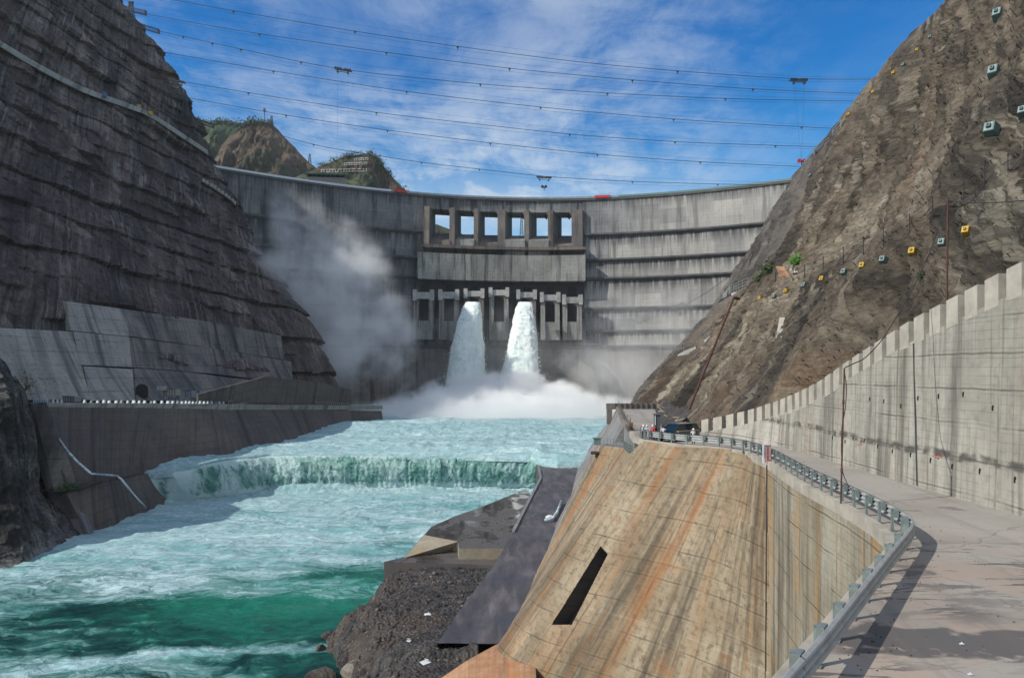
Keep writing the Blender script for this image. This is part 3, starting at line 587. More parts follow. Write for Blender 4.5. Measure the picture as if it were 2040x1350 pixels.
# protection frames cut in the quarried hill
bvH3 = bvh_of(H3)
def hframe(x0, x1, y, hgt, n):
    mbs = MB()
    p0 = [hit(bvH3, x0 + (x1 - x0) * i / n, y - (i / n) * 2, 2.0) for i in range(n + 1)]; p1 = [hit(bvH3, x0 + (x1 - x0) * i / n, y + hgt - (i / n) * 2, 2.0) for i in range(n + 1)]
    if any(p is None for p in p0 + p1): return
    for i in range(n + 1):
        mbs.bar(p0[i], p1[i], 0.45)
        if i < n: mbs.bar(p0[i], p0[i + 1], 0.55); mbs.bar(p1[i], p1[i + 1], 0.45)
    return mbs
for (x0, x1, y, hgt, n, lb) in [(706, 733, 316, 4, 6, 'topmost short row of pale slope frames on the quarried hill'), (686, 731, 325, 4, 9, 'middle row of pale slope frames on the quarried hill'), (640, 730, 338, 5, 16, 'long low row of pale slope frames on the quarried hill')]:
    q = hframe(x0, x1, y, hgt, n)
    if q: tagp(q.build('slope_frame', M['dam_light']), lb, 'slope frame', 'pale concrete slope frames on the hill')
# ------------------------------------------------------------------ arch dam
def YC(x): return 641 - 0.00165 * (np.asarray(x, float) - 25) ** 2
def crest_x(px): 
    x = 0.0
    for _ in range(30): x = (px - CX) / F * float(YC(x))
    return x
dam = empty('arch_dam', (25, 641, -40), 'tall grey curved concrete arch dam with six crest openings', 'dam')
tiers = [150.2, 119.5, 97.0, 80.5, 54.5, 35.0, 22.0, -50.0]
XLm, XRm = -300, 330
def FO(z): return (153 - z) * 0.075
xl, xr = crest_x(848), crest_x(1161)
def face(x0, x1, z0, z1, mat, name, extra=0.0, n=None):
    n = n or int(abs(x1 - x0) / 2.5) + 2; xs = np.linspace(x0, x1, n); zz = np.linspace(z0, z1, 22)
    V = np.zeros((22, n, 3)); V[..., 0] = xs[None]; V[..., 2] = zz[:, None]; V[..., 1] = YC(xs)[None] - FO(zz)[:, None] - extra
    V[..., 1] += fbm(V, (0.05, 0.05, 0.05), 3, seed=7) * 0.8
    return gridmesh(name, V, mat, parent=dam)
for i in range(len(tiers) - 1):
    z1, z0 = tiers[i], tiers[i + 1]; ex = i * 1.1
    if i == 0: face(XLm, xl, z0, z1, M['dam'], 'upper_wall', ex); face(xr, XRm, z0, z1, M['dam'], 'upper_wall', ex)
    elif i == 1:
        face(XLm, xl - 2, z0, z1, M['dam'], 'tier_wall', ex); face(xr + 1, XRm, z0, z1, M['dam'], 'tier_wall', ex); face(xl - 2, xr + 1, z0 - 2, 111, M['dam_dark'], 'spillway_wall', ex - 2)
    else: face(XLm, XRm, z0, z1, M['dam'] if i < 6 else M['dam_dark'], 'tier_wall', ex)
def sweepx(x0, x1, prof, mat, name, parent=dam, n=None, dy=0.0):
    """profile [(dy, z)] swept along the arch; dy positive towards the viewer"""
    n = n or int(abs(x1 - x0) / 4) + 2; xs = np.linspace(x0, x1, n); mbx = MB(); k = len(prof); vs = []; fs = []
    for x in xs:
        for a, z in prof: vs.append((x, float(YC(x)) - a - dy, z))
    for i in range(n - 1):
        for j in range(k): q = (j + 1) % k; fs.append((i * k + j, i * k + q, (i + 1) * k + q, (i + 1) * k + j))
    fs += [tuple(range(k - 1, -1, -1)), tuple(range((n - 1) * k, n * k))]
    mbx.add(vs, fs); return mbx.build(name, mat, parent, True)
for i, z in enumerate(tiers[1:-1]):
    f0 = FO(z) + (i + 1) * 1.1
    segs = [(XLm, xl - 3), (xr + 2, XRm)] if i < 5 else [(XLm, XRm)]
    for a, b_ in segs:
        o = sweepx(a, b_, [(f0 - 4, z + 0.5), (f0 + 3.2, z + 0.5), (f0 + 3.2, z - 0.9), (f0 + 0.6, z - 2.6), (f0 - 4, z - 2.6)], M['walk'], 'gallery_walkway')
        r = MB(); xs = np.linspace(a, b_, int(abs(b_ - a) / 5) + 2); pts = [Vector((x, float(YC(x)) - f0 - 3.0, z + 1.6)) for x in xs]
        r.path(pts, 0.12); 
        for p in pts: r.bar(p, p - Vector((0, 0, 1.1)), 0.1)
        r.build('handrail', M['white'], o, True)
        # brackets under the walkway
        for x in np.arange(a + 3, b_, 13.0):
            pxx = CX + x / (float(YC(x)) - f0) * F
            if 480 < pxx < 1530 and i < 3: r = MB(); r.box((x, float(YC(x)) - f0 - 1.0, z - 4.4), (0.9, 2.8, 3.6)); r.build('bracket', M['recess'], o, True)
# crest slab, parapet and the strip of netting on it
sweepx(XLm, XRm, [(-9, 149.9), (1.4, 149.9), (1.4, 151.6), (-9, 151.6)], M['walk'], 'crest_slab')
for a, b_, mt in [(crest_x(380), crest_x(780), 'white'), (crest_x(780), crest_x(1232), 'whited'), (crest_x(1232), crest_x(1640), 'teal')]:
    o = sweepx(a, b_, [(1.0, 151.6), (1.6, 151.6), (1.6, 153.2), (1.0, 153.2)], M[mt], 'parapet')
    r = MB()
    for x in np.arange(a, b_, 5.3): r.box((x + random.uniform(-1, 1), float(YC(x)) - 1.9, 152.5 + random.uniform(-.3, .4)), (random.uniform(1.0, 3.6), 0.4, random.uniform(0.8, 1.5)))
    r.build('netting', M['blue'] if mt != 'teal' else M['green'], o, True)
# joints in the crest wall
for px in (848, 901, 951, 1001, 1049, 1097, 1149):
    j = MB(); x = crest_x(px); j.box((x, float(YC(x)) - .3, 144.9), (0.55, .9, 9.6)); j.build('joint_strip', M['recess'], dam, True)
# crest spillway bays
bx = [crest_x(p) for p in (852, 902, 949, 999, 1048.5, 1095.5, 1148)]
bw = [4.6, 4.6, 3.8, 6.6, 4.2, 4.4, 9.5]
shift = [1.5, 3.0, 4.5, 6.0, 8.0, 10.0, 11.0]
zt, zs_, zl = 140.0, 123.5, 108.0
sweepx(xl - 1, xr + 1, [(0, zt), (0, 149.8), (-24, 149.8), (-24, zt)], M['dam'], 'crest_bridge')
for i, x in enumerate(bx):
    y = float(YC(x)); w = bw[i] / 2; s_ = shift[i]; p = MB()
    lo = [Vector((x - w, y - 9, zl)), Vector((x + w, y - 9, zl)), Vector((x + w + s_, y + 27, zl)), Vector((x - w + s_, y + 27, zl))]
    hi = [Vector((v.x, v.y + (3 if k < 2 else 0), zt + 0.8)) for k, v in enumerate(lo)]; p.hexa(lo, hi)
    p.build('gate_pier', M['dam_dark'], dam, True)
for i in range(6):
    x0, x1 = bx[i] + bw[i] / 2 - .5, bx[i + 1] - bw[i + 1] / 2 + .5; y = float(YC((x0 + x1) / 2)); s0, s1 = shift[i], shift[i + 1]; p = MB()
    lipz = [112, 113, 111, 114, 114, 110][i]; bot = [106, 105, 106, 101, 101, 106][i]; fr = [7, 9, 7, 10, 10, 7][i]
    lo = [Vector((x0, y - fr, bot)), Vector((x1, y - fr, bot)), Vector((x1 + s1, y + 26, bot)), Vector((x0 + s0, y + 26, bot))]
    hi = [Vector((x0, y - fr, lipz)), Vector((x1, y - fr, lipz)), Vector((x1 + s1 * .9, y + 22, zs_)), Vector((x0 + s0 * .9, y + 22, zs_))]
    p.hexa(lo, hi); p.build('spillway_chute', M['dam_pale'] if i in (1, 3, 4) else M['dam_dark'], dam, True)
    c = MB()                                              # chamfered haunches in the opening corners
    for xx, sg in ((x0, 1), (x1, -1)): c.prism([(xx, y - 1, zt + .2), (xx + sg * 2.8, y - 1, zt + .2), (xx, y - 1, zt - 2.8)], (0, 20, 0))
    c.build('haunch', M['dam_dark'], dam, True)
sweepx(xl - 1, xr + 1, [(6, 104.5), (16, 104.5), (16, 107.0), (6, 107.5)], M['dam_dark'], 'spillway_ledge')
x0, x1 = crest_x(831) + 3, crest_x(1166) - 2
sweepx(x0, x1, [(-2, 77), (21, 77), (21, 99), (-2, 99)], M['dam_pale'], 'apron_panel', n=40)
sweepx(x0, x1, [(-2, 26), (12.5, 26), (12.5, 77), (-2, 77)], M['recess'], 'outlet_wall', n=40)  # dark colour puts in the deep shade between the outlets
# seven deep outlets: (px centre, lintel top row, lintel bottom row)
outl = [(848, 585, 598), (896, 583, 596), (945, 580, 591), (994, 577, 588), (1049, 581, 592), (1096, 586, 598), (1140, 591, 603)]
OD = 612.0; jets = []
def zat(py, d=OD): return (HY - py) / F * d
for i, (px, yt, yb) in enumerate(outl):
    x = (px - CX) / F * OD; y = float(YC(x)) - 27; k = y / OD; w = 8.0
    px_ = MB(); root_z = zat(677)
    zt_, zb_ = zat(yt), zat(yb); flare = 0.6
    for s_ in (-1, 1):
        l_ = MB(); a = x + s_ * 4.1; b_ = x + s_ * w
        l_.hexa([Vector((a + s_ * 0.3, y - 3.5, root_z)), Vector((b_ + s_ * .1, y - 3.5, root_z)), Vector((b_ + s_ * .1, y + 14, root_z)), Vector((a + s_ * .3, y + 14, root_z))],
                [Vector((a, y, zt_ - 1)), Vector((b_, y, zt_ - 1)), Vector((b_, y + 14, zt_ - 1)), Vector((a, y + 14, zt_ - 1))])
        l_.build('outlet_pier', M['dam_pale'] if i != 2 and i != 4 else M['dam_dark'], dam, True)
        l_ = MB(); l_.box((x + s_ * 7.0, y - 0.8, (zt_ + zb_) / 2), (3.2, 4.6, (zt_ - zb_) + 3.4)); l_.build('lintel_block', M['dam_light'], dam, True)
    l_ = MB(); l_.box((x, y + 0.4, (zt_ + zb_) / 2 - .3), (11.4, 4.4, (zt_ - zb_))); l_.build('outlet_lintel', M['dam_light'], dam, True)
    l_ = MB(); l_.box((x, y + 5.5, (zat(641) + root_z) / 2), (8.8, 13, zat(641) - root_z)); l_.build('outlet_base', M['dam_pale'], dam, True)
    l_ = MB(); l_.box((x, y + 9.5, (zb_ + zat(641)) / 2), (9.0, 1.0, zb_ - zat(641) + 2)); l_.build('outlet_back', M['recess'], dam, True)  # dark backing painted for the shade inside the outlet
    l_ = MB(); l_.box((x + (1 if px > 990 else -0.5), y + 14.2, zat(577)), (6.2, 1.6, 8.0)); l_.build('upper_window', M['black'], dam, True)  # flat dark box painted in place of a shaded window recess
# red banners on the crest railing
for a, b_, lb in [(786, 812, 'long red cloth banner on the crest railing left of the openings'), (1184, 1214, 'red cloth banner on the crest railing right of the openings')]:
    o = sweepx(crest_x(a), crest_x(b_), [(2.2, 151.4), (2.4, 151.4), (2.4, 153.6), (2.2, 153.6)], M['red'], 'banner', parent=None); tagp(o, lb, 'banner', 'red banners on the dam crest')
# building behind the crest
b0 = empty('crest_building', P(648, 366, 650), 'white block building with green flat roof on the dam crest', 'building')
mb = MB(); mb.hexa([P(614, 369, 652), P(690, 376, 632), P(690, 376, 650), P(614, 369, 675)], [P(614, 352, 652), P(690, 354, 632), P(690, 354, 650), P(614, 352, 675)]); mb.build('wall', M['merlon'], b0, True)
mb = MB(); mb.hexa([P(606, 347.5, 655), P(691, 350, 630), P(691, 350, 652), P(606, 347.5, 678)], [P(606, 345, 655), P(691, 347, 630), P(691, 347, 652), P(606, 345, 678)]); mb.build('roof', M['green'], b0, True)
mb = MB(); mb.hexa([P(612, 353, 657), P(688, 355, 637), P(688, 355, 650), P(612, 353, 675)], [P(612, 347.5, 657), P(688, 350, 637), P(688, 350, 650), P(612, 347.5, 675)]); mb.build('window_band', M['carglass'], b0, True)
for k in range(9):
    mb = MB(); mb.bar(P(613 + k * 9.2, 347.6 + k * .3, 651 - k * 2.4), P(613 + k * 9.2, 353 + k * .3, 651 - k * 2.4), 0.3); mb.build('column', M['green'], b0, True)
# ------------------------------------------------------------------ water
def water_grid(name, xa, xb, dn, df, nr, nc, z, amp, foamf, tealf, seed):
    d = dn * (df / dn) ** np.linspace(0, 1, nr); u = np.linspace(0, 1, nc)
    V = np.zeros((nr, nc, 3)); V[..., 1] = d[:, None]; a = xa(d)[:, None]; b = xb(d)[:, None]; V[..., 0] = a + (b - a) * u[None]
    q = V.copy(); q[..., 2] = 0; wq = q + np.stack([fbm(q, (.03, .03, 1), 3, seed=seed + 50), fbm(q, (.03, .03, 1), 3, seed=seed + 60), q[..., 2] * 0], -1) * 16
    h = fbm(wq, (0.04, 0.075, 1), 5, 0.55, seed) * 2.4 + fbm(wq, (0.16, 0.34, 1), 4, 0.55, seed + 1, True) * 1.0
    V[..., 2] = z + h * amp(V[..., 0], V[..., 1])
    return gridmesh(name, V, M['water'], attrs={'foam': foamf(V[..., 0], V[..., 1]) + 0.25 * h / 2.0, 'teal': tealf(V[..., 0], V[..., 1])})
def gb(x, y, cx, cy, rx, ry, rot=0.0):
    c, s_ = math.cos(rot), math.sin(rot); dx = x - cx; dy = y - cy; return np.exp(-(((dx * c + dy * s_) / rx) ** 2 + ((-dx * s_ + dy * c) / ry) ** 2))
def foam_low(x, y):
    f = 0.22 + 0.88 * np.clip((y - 128 - 0.15 * x) / 60, 0, 1)              # far water is all foam
    f = f + 0.38 * np.clip((150 - y) / 30, 0, 1) * np.clip((-40 - x) / 30, 0, 1)
    f -= 0.75 * gb(x, y, -62, 122, 26, 7, 0.35); f -= 0.65 * gb(x, y, -42, 112, 22, 9, 0.2); f -= 0.5 * gb(x, y, -30, 140, 10, 6)
    f -= 0.25 * gb(x, y, -85, 103, 40, 8, 0.1); f -= 0.4 * gb(x, y, -96, 128, 12, 6)
    f += 0.55 * gb(x, y, -42, 131, 26, 5, 0.1)
    f += 0.80 * gb(x, y, -36, 104.5, 26, 1.9, 0.16) + 0.6 * gb(x, y, -70, 95, 18, 1.8, 0.3)
    f -= 0.5 * gb(x, y, -26, 98, 10, 5); f -= 0.35 * gb(x, y, -10, 170, 30, 3, 0.0) ; f -= 0.3 * gb(x, y, -40, 185, 20, 3)
    f += 0.3 * np.clip((y - 225) / 15, 0, 1); q3 = np.stack([x, y, 0 * x], -1); f += 1.1 * fbm(q3, (0.018, 0.05, 1), 4, .55, seed=131)
    return f
o = water_grid('river_water', lambda d: np.interp(d, [60, 140, 180, 250], [-170, -150, -118, -112]), lambda d: np.interp(d, [60, 130, 134, 250], [-2, -8, 2, 24]), 66, 250, 560, 760, WL,
    lambda x, y: 0.75 + 0.35 * np.clip((y - 120) / 100, 0, 1), foam_low, lambda x, y: 0.2 + 0.75 * gb(x, y, -38, 128, 22, 16), 91)
tagp(o, kind='structure')
lipc = [(1110, 918, -28), (1075, 915, -28), (1060, 908, -28), (900, 905, -28), (700, 903.5, -28), (540, 905, -28), (470, 912, -28.2), (400, 925, -28.5), (340, 934, -29), (290, 941, -30.2)]
basec = [(1110, 976, -40), (1075, 976, -40), (1060, 976, -40), (900, 975, -40), (700, 976, -40), (540, 980, -40), (500, 987, -40), (430, 996, -40), (385, 1001, -40), (335, 1006, -40)]
lip = [PZ(*p) for p in lipc]; bas = [PZ(*p) for p in basec]
def pool_x(d): return np.interp(d, [240, 246, 400, 640], [-100, -97, -85, -70]), np.interp(d, [240, 250, 640], [24, 26, 80])
lx = [v.x for v in lip][::-1]; ly = [v.y for v in lip][::-1]
nr, nc = 360, 460; u = np.linspace(0, 1, nc); xs = -128 + u * 170; y0 = np.interp(xs, lx, ly)
V = np.zeros((nr, nc, 3)); t = np.linspace(0, 1, nr)[:, None] ** 1.6
V[..., 0] = xs[None] * (1 + 0.55 * t); V[..., 1] = y0[None] + 0.2 + t * (640 - y0[None])
q = V.copy(); q[..., 2] = 0; hh = fbm(q, (0.03, 0.05, 1), 5, 0.6, 101) * 4.2 + fbm(q, (0.15, 0.3, 1), 4, 0.6, 102, True) * 1.6
lipz = np.interp(xs, lx, [v.z for v in lip][::-1]); fade = np.clip(t * 70, 0.12, 1); V[..., 2] = lipz[None] * (1 - np.clip(t * 30, 0, 1)) + PLZ * np.clip(t * 30, 0, 1) + hh * fade + 1.0 * fade
V[..., 2] = np.maximum(V[..., 2], lipz[None] + 0.5 + 1.3 * fade * 0 + 0.9 * fbm(q, (.12, .3, 1), 4, .6, 103)); V = np.concatenate([(V[0] + np.array([0, -1.6, -2.6]))[None], (V[0] + np.array([0, -1.3, -.7]))[None], V], 0); hh = np.concatenate([hh[:1], hh[:1], hh], 0)
V[..., 2] += 4.0 * np.exp(-((V[..., 1] - 330) / 50) ** 2) * np.clip((V[..., 0] + 100) / 30, 0, 1)
tagp(gridmesh('plunge_pool_water', V, M['water'], attrs={'foam': 1.35 + 0.25 * hh / 3, 'teal': 0 * hh + .3}), kind='structure')
# weir and its curtain
weir = empty('weir', (0, 246, WL), 'long low concrete weir across the river under a falling curtain of water', 'weir')
nL = 420; L_ = resample(lip, nL); B_ = resample(bas, nL)
tt = np.linspace(0, 1, 90)[:, None, None]; V = L_[None] * (1 - tt) + B_[None] * tt
drop = tt[..., 0]; V[..., 2] = L_[None, :, 2] + (B_[None, :, 2] - L_[None, :, 2]) * drop ** 1.35
V[..., 1] -= 2.2 * np.sin(np.clip(drop, 0, 1) * math.pi) ** 0.8; rb = fbm(V, (0.12, 0.12, 0.05), 4, 0.6, 111) * 3.5 + fbm(V, (0.6, 0.6, 0.18), 4, 0.6, 112, True) * 1.2
V[..., 1] -= rb * np.clip(drop * 4, 0, 1) * np.clip((V[..., 0] + 100) / 20, 0.25, 1)
V[..., 2] += (fbm(V * np.array([1, 1, 0]), (0.10, 0.1, 1), 5, 0.6, 117) * 0.8)[:1] * (1 - drop) ** 2; V[0, :, 1] += 0.3; fm = 0.34 * np.exp(-(drop / 0.10) ** 2) + 0.36 * np.clip((drop - 0.80) / 0.2, 0, 1) + 0 * rb
fm = fm + (0.18 + .8 * fbm(V * np.array([1, 1, .1]), (.25, .25, .2), 4, .6, 119)) * np.clip((-80 - V[..., 0]) / 12, 0, 1)
o = gridmesh('water_curtain', V, M['fall'], uv=uvm(V), parent=weir, attrs={'foam': fm})
Vb = loft(L_ + np.array([0, 3.0, -0.6]), B_ + np.array([0, 3.0, -4]), 4); gridmesh('weir_body', Vb, M['leftslope'], uv=uvm(Vb), parent=weir)
# foam piled at the foot of the fall
Vf = np.zeros((40, nL, 3)); t = np.linspace(0, 1, 40)[:, None]
Vf[..., 0] = B_[None, :, 0] ; Vf[..., 1] = B_[None, :, 1] + 2 - 14 * t; Vf[..., 2] = WL - 0.6 + 2.2 * np.exp(-((t - .12) / .28) ** 2)
Vf[..., 2] += (fbm(Vf, (0.07, 0.12, .1), 5, 0.65, 121) * 7 + fbm(Vf, (0.5, 0.5, .5), 3, 0.65, 122, True) * 1.2) * np.exp(-(t / .6) ** 2) * 0.8
Vf[-1, :, 2] = WL - 1.2; tagp(gridmesh('fall_foam', Vf, M['water'], attrs={'foam': np.full(Vf.shape[:2], 1.3), 'teal': np.zeros(Vf.shape[:2])}), 'white foam boiling along the foot of the weir', 'foam', kind='stuff')
# two jets from the deep outlets
def jet(pxl, label, seed):
    """pxl: rows (left px, right px, py, depth)"""
    n = 150; m_ = m_seg = 72; k = np.linspace(0, len(pxl) - 1, n); a = bypar(range(len(pxl)), [P(l, y, d) for l, r, y, d in pxl], k); b = bypar(range(len(pxl)), [P(r, y, d) for l, r, y, d in pxl], k)
    th = np.linspace(0, 2 * math.pi, m_); V = np.zeros((n, m_, 3)); c = (a + b) / 2; hw = np.linalg.norm(b - a, axis=1) / 2
    V[..., 0] = c[:, None, 0] + hw[:, None] * np.sign(np.cos(th)) * np.abs(np.cos(th))[None] ** 0.75; V[..., 1] = c[:, None, 1] - hw[:, None] * 0.8 * np.sin(th)[None]; V[..., 2] = c[:, None, 2]
    q = V.copy(); q[:, -1] = q[:, 0]; g_ = np.clip(np.arange(n) / 30, 0.12, 1)[:, None]
    r = (fbm(q, (0.13, 0.13, 0.07), 5, 0.62, seed) * 3.6 + fbm(q, (0.5, 0.5, 0.25), 4, 0.62, seed + 3, True) * 2.0 - .7) * g_
    V[..., 0] += r * np.cos(th)[None]; V[..., 1] -= r * np.sin(th)[None]; V[:, -1] = V[:, 0]
    o = gridmesh('water_jet', V, M['jet'], uv=uvm(V), flip=True); tagp(o, label, 'water jet', 'white water jets falling from the dam')
    m_ = MB(); rr = random.Random(seed)
    for q_ in range(2600):
        i = min(n - 1, int(n * rr.random() ** .8)); j = rr.randrange(m_seg); c_ = Vector(V[i, j]); ax = Vector(c[i]); dv = (c_ - ax); dv.z = 0; s_ = (0.25 + .55 * rr.random()) * (0.35 + i / n); c_ = ax + dv * (1 + abs(rr.gauss(0, .12)) * (i / n + .15)) + Vector((0, 0, rr.uniform(-1.5, 1.5)))
        a_ = Vector((rr.uniform(-1, 1), rr.uniform(-1, 1), rr.uniform(-1, 1))) * s_; b_ = Vector((rr.uniform(-.5, .5), rr.uniform(-.5, .5), rr.uniform(-2, 0))) * s_; m_.add([c_, c_ + a_, c_ + a_ * .4 + b_, c_ - a_ * .5 + b_ * .5], [(0, 1, 2), (0, 2, 3)])
    m_.build('torn_spray', M['jet'], o)['kind'] = 'stuff'; return o
jet([(928, 956, 602, 596), (922, 958, 611, 590), (914, 960, 632, 584), (907, 962, 655, 579), (900, 965, 685, 574), (894, 967, 720, 567), (888, 969, 755, 560), (882, 972, 800, 552), (878, 976, 840, 546)], 'left white water jet falling from the third outlet of the dam', 131)
jet([(1033, 1060, 602, 596), (1028, 1063, 612, 590), (1022, 1066, 635, 584), (1016, 1069, 660, 579), (1011, 1071, 690, 574), (1004, 1073, 720, 567), (998, 1074, 750, 560), (992, 1076, 800, 552), (988, 1080, 840, 546)], 'right white water jet falling from the fifth outlet of the dam', 141)
# boiling mound where the jets land
nr, nc = 120, 220; V = np.zeros((nr, nc, 3)); u = np.linspace(-1, 1, nc)[None]; t = np.linspace(-1, 1, nr)[:, None]
V[..., 0] = -8 + u * 112 + 0 * t; V[..., 1] = 500 + t * 85 + 0 * u; rr = np.sqrt(u ** 2 + t ** 2)
V[..., 2] = PLZ - 2 + 14 * np.exp(-(rr / 0.55) ** 2) + (fbm(V, (.035, .035, .03), 5, .62, 151) * 16 + fbm(V, (.14, .14, .1), 4, .62, 152, True) * 5) * np.exp(-(rr / .75) ** 2)
tagp(gridmesh('boiling_foam', V, M['jet'], uv=uvm(V)), 'white mound of foam boiling where the two jets land', 'foam', kind='stuff')
# ------------------------------------------------------------------ spray (real volumes)
def spray(name, c, r, rot, dens, scale, lo, hi, label, seed, edge=0.35, aniso=0.0, col=(0.99, 0.995, 1.0), det=7):
    bm = bmesh.new(); bmesh.ops.create_icosphere(bm, subdivisions=4, radius=1.0); me = bpy.data.meshes.new(name); bm.to_mesh(me); bm.free(); o = bpy.data.objects.new(name, me); COL.objects.link(o)
    o.location = c; o.scale = r; o.rotation_euler = rot; m = bpy.data.materials.new(name); m.use_nodes = True; m.node_tree.nodes.clear(); n = NT(m.node_tree)
    tco = n.new('ShaderNodeTexCoord').outputs['Object']; g = n.new('ShaderNodeNewGeometry').outputs['Position']
    wp = n.vm('ADD', g, n.scale(n.vm('SUBTRACT', n.noisec(g, scale * 0.8, 2), (0.5, 0.5, 0.5)), (1.0 / scale * .45,) * 3)); wp = n.vm('ADD', wp, (seed * 31.0, 0, 0))
    nz = n.noise(wp, scale, det, 0.66); rad = n.vm('LENGTH', tco)
    body = n.m('SUBTRACT', 1.0, rad); v = n.m('ADD', n.m('MULTIPLY', body, 1.0 / max(edge, .01) * 0.25), n.m('MULTIPLY', n.m('SUBTRACT', nz, 0.56), 2.4))
    d = n.m('MULTIPLY', n.ss(v, lo, hi), n.ss(body, 0.0, 0.18)); d = n.m('MULTIPLY', d, dens)
    pv = n.new('ShaderNodeVolumePrincipled'); pv.inputs['Color'].default_value = (*col, 1); pv.inputs['Anisotropy'].default_value = aniso; n.l.new(d, pv.inputs['Density'])
    out = n.new('ShaderNodeOutputMaterial'); n.l.new(pv.outputs[0], out.inputs['Volume']); me.materials.append(m)
    return tagp(o, label, 'spray', 'clouds of spray below the dam', 'stuff')
spray('spray_skirt', (-6, 472, -31), (106, 94, 25), (0, 0, 0), 0.13, 0.045, 0.0, 0.3, 'low white spray skirt spreading over the pool below the jets', 5, 0.28)
spray('spray_cloud', (-8, 526, -25), (72, 42, 29), (0, 0, 0), 0.15, 0.05, -0.1, 0.25, 'dense white spray cloud around the foot of the two jets', 1, 0.3)
spray('spray_plume', (-114, 470, 34), (54, 32, 98), (0, R(-24), 0), 0.06, 0.024, -0.12, 0.55, 'tall grey mist plume rising beside the left cliff', 2, 0.42)
spray('spray_veil', (92, 520, -6), (80, 42, 74), (0, 0, 0), 0.030, 0.018, -0.1, 0.6, 'thin pale mist veil before the right foot of the dam', 3, 0.4)
spray('spray_haze', (-10, 545, 6), (130, 30, 50), (0, 0, 0), 0.007, 0.016, -0.15, 0.7, 'faint mist drifting behind the jets before the dam wall', 4, 0.4)
spray('spray_mist', (-2, 405, -25), (98, 122, 16), (0, 0, 0), 0.045, 0.03, -0.1, 0.6, 'thin low mist lying over the plunge pool before the jets', 6, 0.4)
# ------------------------------------------------------------------ left bank works
def slab(name, top, bot, mat, thick, label=None, cat=None, group=None, n=60, nr=20, parent=None, amp=0.25, sc=0.05, uvs=1.0):
    A = resample(top, n); B = resample(bot, n); V = loft(A, B, nr); N = normals(V); sg_ = np.where(np.abs(N[..., 2]) > .2, np.sign(N[..., 2]), np.sign(-(N * V).sum(-1))); N = N * sg_[..., None]
    V = V + N * (fbm(V, (sc,) * 3, 4, seed=3) * amp * 2)[..., None]; bk = V - N * thick
    W_ = np.concatenate([bk[:1], V, bk[-1:]], 0); W_ = np.concatenate([W_[:, :1] * 0 + np.concatenate([bk[:1, :1], bk[:, :1], bk[-1:, :1]], 0), W_, np.concatenate([bk[:1, -1:], bk[:, -1:], bk[-1:, -1:]], 0)], 1)
    o = gridmesh(name, W_, mat, uv=uvm(W_) * uvs, parent=parent, sm=False); 
    if label: tagp(o, label, cat, group)
    return o
topL = [P(93, 811, 195), P(250, 812, 220), P(400, 814, 245), P(550, 816, 295), P(700, 817, 350), P(760, 818, 380)]
botL = [P(155, 966, 187), P(290, 962, 216), P(470, 945, 236), P(600, 935, 262), P(720, 905, 330), P(770, 895, 370)]
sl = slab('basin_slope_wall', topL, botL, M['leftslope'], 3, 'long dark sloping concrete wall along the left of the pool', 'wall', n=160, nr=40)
mb = MB(); c0 = [P(88, 803, 196), P(250, 804, 221), P(400, 805, 246), P(550, 806.5, 296), P(700, 808, 351), P(760, 808, 382)]
mb.sweep(c0, [(-0.6, 0.2), (0.6, 0.2), (0.6, -1.9), (-0.6, -1.9)]); mb.build('coping', M['revet'], sl, True)
# platform deck behind the coping
pv_ = [(v + Vector((0, 0, 0))) for v in c0]; A = resample(pv_, 60); B = A + np.array([-46, 8, 0.0]); V = loft(A, B, 6); V[..., 2] -= 0.05
tagp(gridmesh('platform', V, M['walk'], uv=uvm(V)), kind='structure')
# end buttress and the teal dark slope beside the outcrop
slab('end_buttress', [P(65, 803, 193), P(93, 803, 194)], [P(108, 978, 184), P(156, 968, 186)], M['revet_dark'], 4, 'tall sloping brown concrete buttress ending the left pool wall', 'wall', n=10)
slab('drainage_slope', [P(40, 800, 200), P(66, 803, 196)], [P(122, 1075, 180), P(182, 1075, 178)], M['greyslab'], 2, 'smooth dark grey strip of slope between rock outcrop and buttress', 'slope', n=10)
# ledge and lower brown slope
ldg = [P(108, 980, 184), P(160, 965, 187), P(230, 952, 204), P(292, 941, 219)]
lo_ = [P(118, 985, 181), P(205, 968, 190), P(262, 952, 206), P(300, 944, 216)]
mb = MB(); n = 4
V = loft(resample(ldg, 30) + np.array([-6, 3, -.2]), resample([P(130, 982, 180), P(195, 962, 188), P(250, 950, 203), P(296, 943, 217)], 30), 8); V[..., 2] += fbm(V, (.4,) * 3, 4, seed=9) * 1.2
tagp(gridmesh('rubble_ledge', V, M['debris']), 'dark rubble lying on the narrow ledge above the lower brown slope', 'rubble', kind='stuff')
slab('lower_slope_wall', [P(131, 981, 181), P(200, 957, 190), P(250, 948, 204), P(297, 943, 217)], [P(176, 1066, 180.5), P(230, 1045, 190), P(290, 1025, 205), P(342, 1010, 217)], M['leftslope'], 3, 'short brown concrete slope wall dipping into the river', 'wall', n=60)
def stream(pts, w, name_l):
    m_ = MB(); m_.sweep(pts, [(-w, 0), (w, 0), (w * .6, 0.5), (-w * .6, 0.5)]); tagp(m_.build('water_stream', M['stream'], sm=True), name_l, 'water stream', 'thin streams on the left slopes')
stream([P(118, 876, 190.0), P(135, 900, 188), P(155, 922, 186), P(181, 944, 185)], 0.26, 'upper thin white stream running down the dark left pool wall')
stream([P(182, 945, 187), P(210, 947, 190), P(233, 949, 200)], 0.16, 'thin white trickle along the rubble ledge')
stream([P(232, 949, 199.5), P(243, 957, 198), P(258, 975, 196), P(275, 996, 197), P(290, 1012, 201)], 0.28, 'lower thin white stream crossing the brown slope into the river')
